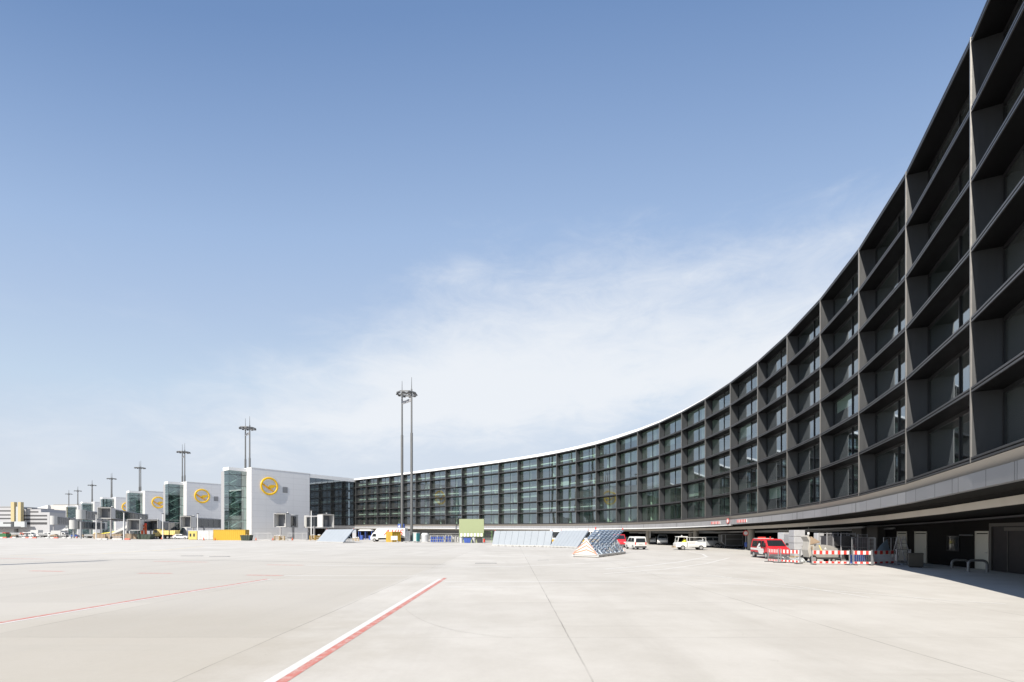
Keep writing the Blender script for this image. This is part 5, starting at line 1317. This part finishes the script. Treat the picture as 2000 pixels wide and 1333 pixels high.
for k in range(6):
    g = MB(); x = -4.3 + 1.42 * k
    for s in (-1, 1): g.box(x, s * 1.245, 1.25, x + 1.3, s * 1.262, 2.35)
    g.build('side_window', M_CARGLASS, bs_)
g = MB(); g.hull8([(4.76, -1.1, 1.25), (4.78, -1.1, 1.25), (4.78, 1.1, 1.25), (4.76, 1.1, 1.25)], [(4.67, -1.1, 2.5), (4.70, -1.1, 2.5), (4.70, 1.1, 2.5), (4.67, 1.1, 2.5)]); g.build('windscreen', M_CARGLASS, bs_)
g = MB()
for s in (-1, 1): g.box(-4.6, s * 1.252, .5, 4.5, s * 1.266, .95)
g.box(4.7, -1.2, .45, 4.80, 1.2, .95); g.build('yellow_skirt', M_YEL, bs_)
g = MB(); g.box(-2.6, -.9, 2.805, -.6, .9, 3.0); g.box(.8, -.8, 2.805, 2.4, .8, 2.95); g.build('roof_unit', M_WHITE, bs_, bevel=.05)
for x in (-2.9, 2.9):
    for s in (-1, 1): wheel(bs_, x, s * 1.12, .45, .26)

# ================================================================ middle: truck, cabins, waste point
tk = thing('box_truck', 'white box truck with red lettering parked behind the yellow container', 'truck', (gx(757, 119), 119.5, 0), RAD(176))
g = MB(); g.prism([(2.2, .5), (4.1, .5), (4.15, 1.15), (3.6, 2.05), (3.3, 2.3), (2.2, 2.35)], 'y', -.98, .98); g.build('cab', M_VANW, tk, smooth=True, bevel=.06)
g = MB(); cross_panel(g, (4.10, 1.25), (3.66, 1.98), .85, .80); g.build('windscreen', M_CARGLASS, tk)
g = MB()
for s in (-1, 1): g.prism([(2.7, 1.25), (3.75, 1.25), (3.4, 1.95), (2.7, 1.95)], 'y', s * .975, s * .995)
g.build('side_window', M_CARGLASS, tk)
g = MB(); g.box(-4.6, -1.2, .95, 2.1, 1.2, 3.35); bxo = g.build('cargo_box', M_WHITE, tk, bevel=.03)
g = MB(); g.box(-4.5, -.5, .55, 2.6, .5, .94); g.build('chassis', M_DKGREY, tk)
for x in (3.1, -2.6):
    for s in (-1, 1): wheel(tk, x, s * .95, .42, .26)
g = MB(); g.box(1.0, -.9, 3.36, 2.5, .9, 3.37); g.prism([(2.2, 2.36), (3.2, 2.36), (2.6, 3.2), (2.2, 3.25)], 'y', -.9, .9); g.build('wind_deflector', M_WHITE, tk, bevel=.04)
fc = bpy.data.curves.new('lettering', 'FONT'); fc.body = 'AVIS'; fc.size = 2.1; fc.extrude = .012; fc.align_x = 'CENTER'; fc.shear = .35; fc.space_character = 1.15
fo = bpy.data.objects.new('lettering_curve', fc); COL.objects.link(fo); bpy.context.view_layer.update()
me = bpy.data.meshes.new_from_object(fo.evaluated_get(bpy.context.evaluated_depsgraph_get())); bpy.data.objects.remove(fo)
lt = bpy.data.objects.new('lettering', me); COL.objects.link(lt); lt.parent = bxo; lt.location = (-1.6, 1.225, 1.55); lt.rotation_euler = (math.pi / 2, 0, math.pi); me.materials.clear(); me.materials.append(M_SREDW)
container('yellow_container', 'bright yellow container in front of the white lettered truck', 'container', (gx(768.5, 116.5), 116.5), RAD(-127), 2.6, 2.3, 2.45, M_YEL)
nb = thing('notice_board', 'white notice board standing before the bright yellow container', 'notice board', (gx(770, 113.3), 113.3, 0), RAD(5))
g = MB(); g.box(-.75, -.04, .5, .75, .04, 1.45); g.build('panel', M_WHITE, nb); g = MB(); g.box(-.7, -.03, 0, -.6, .03, .5); g.box(.6, -.03, 0, .7, .03, .5); g.build('leg', M_GREY, nb)
cabin('site_cabin', 'small white cabin between the two poles of the nearest mast', (gx(792, 119.5), 119.5), RAD(-40), 1.7, 1.5, 2.5, M_WHITE, M_WHITE, door=0)
cabin('portable_toilet', 'teal portable toilet right of the nearest mast', (gx(813.5, 116), 116), RAD(-30), 1.15, 1.15, 2.1, M_TEAL, M_WHITE, door=0, cat='portable toilet')
tn = thing('water_tank', 'white rounded tank next to the teal toilet', 'tank', (gx(830, 115.5), 115.5, 0))
g = MB(); g.cyl((0, 0, .1), .85, 1.5, n=24); g.build('drum', M_FOIL, tn, smooth=True); g = MB(); g.cyl((0, 0, 1.603), .88, .25, n=24, r2=.85); g.cyl((0, 0, 1.853), .85, .28, n=24, r2=.6); g.build('dome', M_WHITE, tn, smooth=True)
g = MB(); g.box(-.9, -.9, 0, .9, .9, .098); g.build('base', M_LGREY, tn)
def bottle_cage(label, px, Y, n, W, mb, H=1.5):
    t = thing('bottle_cage', label, 'bottle cage', (gx(px, Y), Y, 0), RAD(3), 'gas bottle cages at the waste point')
    g = MB()
    for x in (-W / 2, 0, W / 2):
        for y in (-.5, .5): g.box(x - .03, y - .03, 0, x + .03, y + .03, H + .1)
    for z in (.12, H * .5, H + .08):
        for y in (-.5, .5): g.bar((-W / 2, y, z), (W / 2, y, z), .05)
    g.build('frame', M_LGREY, t); g = MB(); g.box(-W / 2 + .03, -.47, .06, W / 2 - .03, .47, .115); g.build('floor_plate', M_GALV, t)
    for k in range(n):
        for y in (-.22, .22):
            g = MB(); x = -W / 2 + W * (k + .5) / n; g.cyl((x, y, .12), min(.2, W / n * .42), H * .72, n=12); g.cyl((x, y, .12 + H * .72), min(.2, W / n * .42), .14, n=12, r2=.06); g.build('gas_bottle', mb, t, smooth=True)
    return t
bottle_cage('cage of blue gas bottles, left one of the two beside the tank', 854, 108, 6, 3.0, M_BLUE)
bottle_cage('narrow cage of blue gas bottles in the middle of the waste point', 876, 109, 3, 1.3, M_BLUE, 1.6)
bottle_cage('cage of grey gas bottles left of the green awning', 890, 110, 3, 1.5, M_LGREY, 1.4)
for px, lab in ((901, 'silver drum at the left foot of the green awning'), (925.5, 'silver drum between the blue bin and the dark bin')):
    t = thing('steel_drum', lab, 'drum', (gx(px, 105), 105, 0), 0, 'silver drums by the green awning'); g = MB(); g.cyl((0, 0, .02), .42, 1.15, n=20); g.build('shell', M_FOIL, t, smooth=True)
    g = MB()
    for z in (.02, .4, .78, 1.15): g.torus((0, 0, z), .42, .025, 'z', 20, 6)
    g.build('hoop_band', M_GALV, t)
skip('waste_bin', 'blue open waste bin in front of the green awning', (gx(913, 104), 104), 0, 1.6, 1.1, 1.05, M_BLUE, M_DKGREY, cat='waste bin')
skip('waste_bin', 'dark open waste bin at the right foot of the green awning', (gx(937, 104.5), 104.5), RAD(8), 1.4, 1.0, 1.0, M_DKGREY, M_BLACK, cat='waste bin')
kx, ky = gx(921, 107.5), 107.5
ks = thing('green_stand', 'tall pale green sign wall with a striped awning edge', 'stand', (kx, ky, 0), RAD(2))
g = MB(); g.box(-2.75, -.2, 2.15, 2.75, .2, 5.25); g.build('sign_wall', M_GREEN, ks, bevel=.03)
g = MB(); g.hull8([(-2.6, -.75, 1.35), (2.6, -.75, 1.35), (2.6, -.69, 1.35), (-2.6, -.69, 1.35)], [(-2.6, -.25, 2.1), (2.6, -.25, 2.1), (2.6, -.21, 2.14), (-2.6, -.21, 2.14)]); aw = g.build('awning', M_GREEN, ks)
g = MB()
for k in range(7):
    x = -2.4 + .74 * k; g.hull8([(x, -.765, 1.36), (x + .36, -.765, 1.36), (x + .36, -.755, 1.36), (x, -.755, 1.36)], [(x, -.268, 2.1), (x + .36, -.268, 2.1), (x + .36, -.258, 2.1), (x, -.258, 2.1)])
g.build('awning_stripe', M_SWHITE, aw)
g = MB(); g.box(-2.6, -.1, 0, 2.6, .6, 2.14); g.build('counter', M_GREEN, ks)
g = MB()
for x in (-2.65, 2.65): g.box(x - .08, .21, 0, x + .08, .37, 5.1)
g.build('support_leg', M_GREEN2, ks)
rk = thing('storage_rack', 'dark green steel rack right of the pale green sign wall', 'rack', (gx(954, 110), 110, 0), 0)
g = MB()
for x in (-.8, .8):
    for y in (-.4, .4): g.box(x - .04, y - .04, 0, x + .04, y + .04, 2.6)
g.build('upright', M_GREEN2, rk)
for z in (.25, .95, 1.65, 2.4):
    g = MB(); g.box(-.8, -.4, z, .8, .4, z + .07); g.build('shelf', M_GREEN2, rk)
ex = thing('fire_extinguisher', 'red fire extinguisher trolley at the corner of the green awning', 'fire extinguisher', (gx(945.5, 101), 101, 0), RAD(-60))
g = MB(); g.cyl((0, 0, .2), .17, .62, n=14); g.cyl((0, 0, .82), .17, .12, n=14, r2=.05); g.build('bottle', M_SREDW, ex, smooth=True); g = MB(); g.bar((-.16, -.14, .15), (-.3, -.14, 1.1), .04); g.bar((-.16, .14, .15), (-.3, .14, 1.1), .04); g.bar((-.3, -.14, 1.1), (-.3, .14, 1.1), .04); g.box(-.15, -.22, .14, .18, .22, .19); g.build('trolley_frame', M_SWHITE, ex)
for s in (-1, 1): wheel(ex, -.1, s * .22, .16, .06)
mesh_fence('low wire fence behind the gas bottle cages and drums', gp(838, 1058), gp(900, 1058.5), 2.0, 'wire mesh fence panels', M_LGREY, .25)
t = thing('blue_shelter', 'open blue framed shelter with white roof left of the white truck', 'shelter', (gx(715, 152), 152, 0), RAD(2))
g = MB()
for x in (-2.0, 0, 2.0):
    for y in (-1, 1): g.box(x - .08, y - .08, 0, x + .08, y + .08, 2.8)
g.build('post', M_BLUE, t); g = MB(); g.prism([(-2.3, 2.803), (2.3, 2.803), (1.6, 3.25), (-1.6, 3.25)], 'y', -1.3, 1.3); g.build('roof', M_WHITE, t)
g = MB(); g.box(-1.85, -.7, 0, -.95, .8, 1.4); g.build('blue_bin', M_BLUE, t, bevel=.05); g = MB(); g.box(1.0, -.85, 0, 1.85, .7, 1.3); g.build('blue_bin', M_BLUE, t, bevel=.05)
g = MB()
for k in range(16):
    g.M = Matrix.Translation((R_.uniform(-2.6, 2.6), R_.uniform(-.7, .7), .06 + .05 * (k % 4))) @ Matrix.Rotation(R_.uniform(0, 3), 4, 'Z'); g.box(-.6, -.14, -.05, .6, .14, .05)
tag(g.build('board_pile', M_LGREY), 'loose pile of pale boards and slabs at the foot of the nearest mast', 'board pile').location = (gx(798, 110), 110, 0)
pallets('pallet_stack', 'yellow timber stack with white sacks under the nearest boarding bridge', (gx(546, 140), 140), RAD(4), 8, M_TIMBER, M_WHITE, Ln=2.9, group='yellow timber stacks before the pier')
pallets('pallet_stack', 'yellow timber stack with white sacks next to the white lamp post', (gx(616, 141), 141), RAD(-4), 9, mat('timber_yellow', (.55, .36, .10), .8, 0, .25, 3), M_WHITE, Ln=3.2, group='yellow timber stacks before the pier')
pallets('pallet_stack', 'low timber stack half behind the leaning blue blast fence', (gx(695, 128), 128), RAD(10), 5, M_TIMBER, M_WHITE, Ln=1.6, group='yellow timber stacks before the pier')
for a, b_, lab in ((496, 530, 'white mesh fence beside the dark skip, under the pier wall'), (562, 599, 'white mesh fence between the two timber stacks')):
    mesh_fence(lab, gp(a, 1055.6), gp(b_, 1055.6), 2.1, 'wire mesh fence panels', M_WHITE, .35, mid=(-1.6, 1.6))

# ================================================================ left: apron clutter
container('yellow_container', 'long yellow corrugated container under the nearest glass tower', 'container', (gx(452, 143), 143), RAD(2), 9.2, 2.4, 3.1, M_YEL)
skip('skip', 'dark green skip with rubble at the right end of the long yellow container', gp(482, 1056.5), RAD(2), 2.7, 1.8, 1.5, M_DKGREEN, M_TIMBER)
for px, lab, m_, d_, wn_ in ((380, 'yellow and cream site cabin next to the white hatchback', mat('cabin_yellow', (.55, .45, .14), .55, 0, .08), None, ((-.9, -.4), (.2, .7))), (395, 'white narrow site cabin right of the yellow and cream cabin', M_WHITE, 0, ()), (406, 'white site cabin in the middle of the cabin row', M_WHITE, 0, ()), (417, 'light grey site cabin touching the long yellow container', M_LGREY, 0, ())):
    cabin('site_cabin', lab, (gx(px, 152), 152), RAD(2), 2.6 if d_ is None else 1.6, 2.0, 2.75, m_, M_WHITE, door=d_, windows=wn_, group='row of small site cabins')
skip('skip', 'dark green flat skip below the orange drilling mast', gp(285, 1054), RAD(2), 4.6, 2.0, 1.7, M_DKGREEN, None)
og = thing('drill_rig', 'orange red drilling rig standing over the flat green skip', 'drill rig', (gx(282, 163), 163, 0), RAD(5))
g = MB(); g.box(-1.6, -.9, .7, 1.6, .9, 1.5); g.build('chassis', M_ORANGE, og, bevel=.05)
for x in (-1.1, 1.1):
    for s in (-1, 1): wheel(og, x, s * .8, .42)
g = MB(); g.bar((-.7, 0, 1.5), (-.6, 0, 4.6), .5); g.bar((.5, 0, 1.5), (.35, 0, 4.9), .45); g.bar((-.6, 0, 4.4), (.35, 0, 4.7), .4); g.box(-1.0, -.4, 3.2, -.2, .4, 3.9); g.build('drill_mast', M_ORANGE, og)
g = MB(); g.cyl((.35, 0, 4.9), .35, .5, n=12); g.build('motor', M_SREDW, og)
dt = thing('tipper_truck', 'pale yellow tipper truck facing left, beside the white hatchback', 'truck', (gx(324, 168), 168, 0), RAD(180))
g = MB(); g.prism([(1.6, 1.0), (3.7, 1.0), (3.75, 2.2), (3.3, 3.4), (1.6, 3.4)], 'y', -1.15, 1.15); g.build('cab', M_YEL2, dt, smooth=True, bevel=.08)
g = MB(); cross_panel(g, (3.70, 2.25), (3.36, 3.25), 1.0, .95); g.build('windscreen', M_CARGLASS, dt)
g = MB()
for s in (-1, 1): g.box(2.2, s * 1.145, 2.2, 3.2, s * 1.165, 3.1)
g.build('side_window', M_CARGLASS, dt)
g = MB(); g.prism([(-3.8, 1.5), (1.3, 1.5), (1.4, 3.0), (-4.1, 3.0)], 'y', -1.25, -1.15); g.prism([(-3.8, 1.5), (1.3, 1.5), (1.4, 3.0), (-4.1, 3.0)], 'y', 1.15, 1.25); g.box(-3.8, -1.149, 1.45, 1.3, 1.149, 1.6); g.box(1.2, -1.149, 1.6, 1.35, 1.149, 3.5); g.box(-3.95, -1.149, 1.6, -3.8, 1.149, 2.9); tb_ = g.build('tipper_bed', M_YEL2, dt)
g = MB()
for k in range(7):
    for s in (-1, 1): x = -3.5 + .75 * k; g.box(x, s * 1.252, 1.5, x + .1, s * 1.32, 3.0)
g.build('bed_rib', M_YEL2, tb_)
g = MB(); g.box(-3.7, -.45, .9, 3.5, .45, 1.4); g.build('chassis', M_DKGREY, dt)
for x in (2.7, -1.4, -2.7):
    for s in (-1, 1): wheel(dt, x, s * 1.0, .55, .32)
for k, (px, py, lab) in enumerate(((199, 1053, 'leftmost brown earth trough behind the white barrier blocks'), (227, 1053, 'brown earth trough below the yellow conveyor loader'), (258, 1053, 'brown earth trough left of the flat green skip'))):
    x, y = gp(px, py); skip('earth_trough', lab, (x, y), RAD(2), 5.2, 1.8, 1.75, M_BROWN, M_BROWN, 'brown earth troughs', 'earth trough')
cl_ = thing('conveyor_loader', 'yellow belt conveyor loader behind the brown troughs', 'belt loader', (gx(216, 182), 182, 0), RAD(4))
g = MB(); g.box(-3, -.9, .6, 2.4, .9, 1.5); g.build('body', mat('loader_yellow', (.72, .62, .03), .5, 0, .06), cl_, bevel=.06)
g = MB(); g.bar((-3.6, 0, 1.6), (4.0, 0, 2.9), .9, .25); g.build('belt', M_DKGREY, cl_); g = MB(); g.bar((-3.6, -.55, 1.7), (4.0, -.55, 3.0), .1, .35); g.bar((-3.6, .55, 1.7), (4.0, .55, 3.0), .1, .35); g.build('belt_frame', mat('loader_yellow', (.72, .62, .03)), cl_)
for x in (-2.0, 1.6):
    for s in (-1, 1): wheel(cl_, x, s * .8, .42)
BL = [(4, 1051.4, 0), (9.5, 1051.5, 1), (24, 1051.2, 1), (28, 1051.3, 0), (47, 1051.6, 0), (54, 1051.7, 1), (60.5, 1051.8, 0), (67.5, 1051.8, 1), (92, 1052, 0), (102, 1052, 0), (109.5, 1052, 1), (125, 1052.2, 0), (135, 1052.3, 0), (194, 1055, 0), (205, 1055, 0), (224, 1055, 0), (234, 1055, 0), (249, 1055, 1)]
BLAB = ['far left end, first white block', 'far left end, first red block', 'lone red block of the short pair', 'lone white block of the short pair', 'white block starting the run of four', 'first red block in the run of four', 'second white block in the run of four', 'red block ending the run of four', 'white block starting the run of three', 'middle white block in the run of three', 'red block ending the run of three', 'white block of the pale pair, left one', 'white block of the pale pair, right one', 'white block before the leftmost brown trough', 'white block next to the leftmost brown trough end', 'white block before the middle brown trough', 'white block at the end of the middle brown trough', 'red block before the right brown trough']
for (px, py, r), lab in zip(BL, BLAB):
    barrier_block('road_barrier', 'low %s barrier, %s' % ('red' if r else 'white', lab), gp(px, py), RAD(2), M_FADED if r else M_LGREY, 1.5, 'low red and white barrier blocks on the apron')
CT = [(27, 215, 3.4, M_BROWN, 'brown loaded baggage cart near the green container'), (47, 222, 3.4, M_LGREY, 'pale loaded baggage cart left of the white run of blocks'), (73, 236, 3.0, None, 'empty baggage cart before the window bands of the far building'), (108, 214, 3.6, M_BROWN, 'brown loaded baggage cart below the hangar gate'),
      (124, 214, 3.2, M_GREY, 'grey loaded baggage cart right of the brown one under the hangar'), (148, 208, 3.6, M_BLUE, 'baggage cart with dark blue load left of the brown troughs'), (166, 206, 3.4, M_BROWN, 'brown loaded baggage cart between the blue load and the troughs'), (176, 206, 3.0, None, 'empty baggage cart beside the leftmost brown trough')]
for px, Y, Ln, m_, lab in CT: cart(lab, (gx(px, Y), Y), RAD(R_.uniform(-6, 6)), Ln, m_ is not None, m_)
container('green_container', 'small dark green container at the far left edge', 'container', (gx(7, 212), 212), RAD(2), 4.2, 2.2, 1.9, mat('container_green', (.04, .15, .06), .55, 0, .1))
# more service vehicles in the far clutter
def service_truck(label, px, Y, m_, rz, boxed=True, sc=1.0):
    t = thing('service_truck', label, 'truck', (gx(px, Y), Y, 0), rz, 'service trucks on the far apron'); t.scale = (sc, sc, sc)
    g = MB(); g.prism([(1.0, .5), (2.6, .5), (2.65, 1.3), (2.3, 2.1), (1.0, 2.15)], 'y', -.95, .95); g.build('cab', m_, t, smooth=True, bevel=.06)
    g = MB(); cross_panel(g, (2.63, 1.35), (2.34, 2.0), .8, .78); g.build('windscreen', M_CARGLASS, t)
    g = MB()
    for s in (-1, 1): g.box(1.3, s * .945, 1.3, 2.2, s * .965, 1.95)
    g.build('side_window', M_CARGLASS, t)
    g = MB(); g.box(-2.8, -.5, .5, 1.2, .5, .8); g.build('chassis', M_DKGREY, t)
    g = MB()
    if boxed: g.box(-2.8, -1.1, .81, .9, 1.1, 2.9)
    else: g.box(-2.8, -1.05, .81, .9, 1.05, 1.0); g.box(-2.8, -1.05, 1.0, -2.7, 1.05, 1.6); g.box(-2.7, -1.05, 1.0, .9, -.97, 1.6); g.box(-2.7, .97, 1.0, .9, 1.05, 1.6)
    g.build('cargo_box' if boxed else 'flatbed', M_LGREY if boxed else M_GREY, t)
    for x in (1.9, -1.7):
        for s in (-1, 1): wheel(t, x, s * .9, .42, .24)
    return t
service_truck('white service truck with grey box, below the low distant bridge drum', 118, 222, M_WHITE, RAD(5), True, 1.1)
service_truck('red service truck with open flatbed, far left behind the blocks', 19, 240, M_SREDW, RAD(178), False, 1.1)
service_truck('white flatbed service truck under the hangar gate', 92, 228, M_WHITE, RAD(3), False, 1.1)
service_truck('white box service truck half behind the grey mobile stairs', 243, 184, M_WHITE, RAD(182), True, 1.0)
service_truck('yellow flatbed service truck near the leftmost pale post', 182, 198, M_YEL2, RAD(2), False, 1.0)
service_truck('orange flatbed service truck between the green container and the first carts', 38, 230, M_ORANGE, RAD(4), False, 1.0)
service_truck('white box service truck left of the hangar behind the white vans', 68, 285, M_WHITE, RAD(176), True, 1.3)
for k, (px, Y, lab) in enumerate(((500, 141, 'traffic cone left of the first white mesh fence'), (533, 139, 'traffic cone before the first timber stack'), (571, 139, 'traffic cone between the two timber stacks'), (420, 141, 'traffic cone before the grey site cabin'), (398, 142, 'traffic cone before the white cabins'), (150, 196, 'traffic cone under the dark blue load cart'), (316, 158, 'traffic cone beside the tipper truck wheels'))):
    t = thing('traffic_cone', lab, 'traffic cone', (gx(px, Y), Y, 0), 0, 'small traffic cones'); g = MB(); g.cyl((0, 0, .05), .2, .75, n=12, r2=.05); g.build('cone', M_ORANGE, t, smooth=True); g = MB(); g.box(-.25, -.25, 0, .25, .25, .05); g.build('foot', M_BLACK, t)
stairs('grey mobile stairs rising to the right behind the brown troughs', (gx(203, 176), 176), RAD(12), 8.0, 4.2)
stairs('white mobile stairs rising to the right at the low distant bridge', (gx(101, 232), 232), RAD(8), 6.5, 3.6)
car('white_van', 'small white van far left before the office building', 'van', (gx(58, 262), 262), RAD(4), VAN, .95, 1.05, .16, M_VANW, VAN_W, ((1.715, 1.26), (1.11, 1.82)), None, (-1.45, 1.55), .33, sc=1.2)
car('white_van', 'small white van left of the hangar, behind the baggage carts', 'van', (gx(82, 250), 250), RAD(176), SVAN, .86, .95, .12, M_VANW, SVAN_W, ((1.205, 1.18), (.71, 1.70)), None, (-1.25, 1.25), .31, sc=1.15)
bpy.context.view_layer.update()
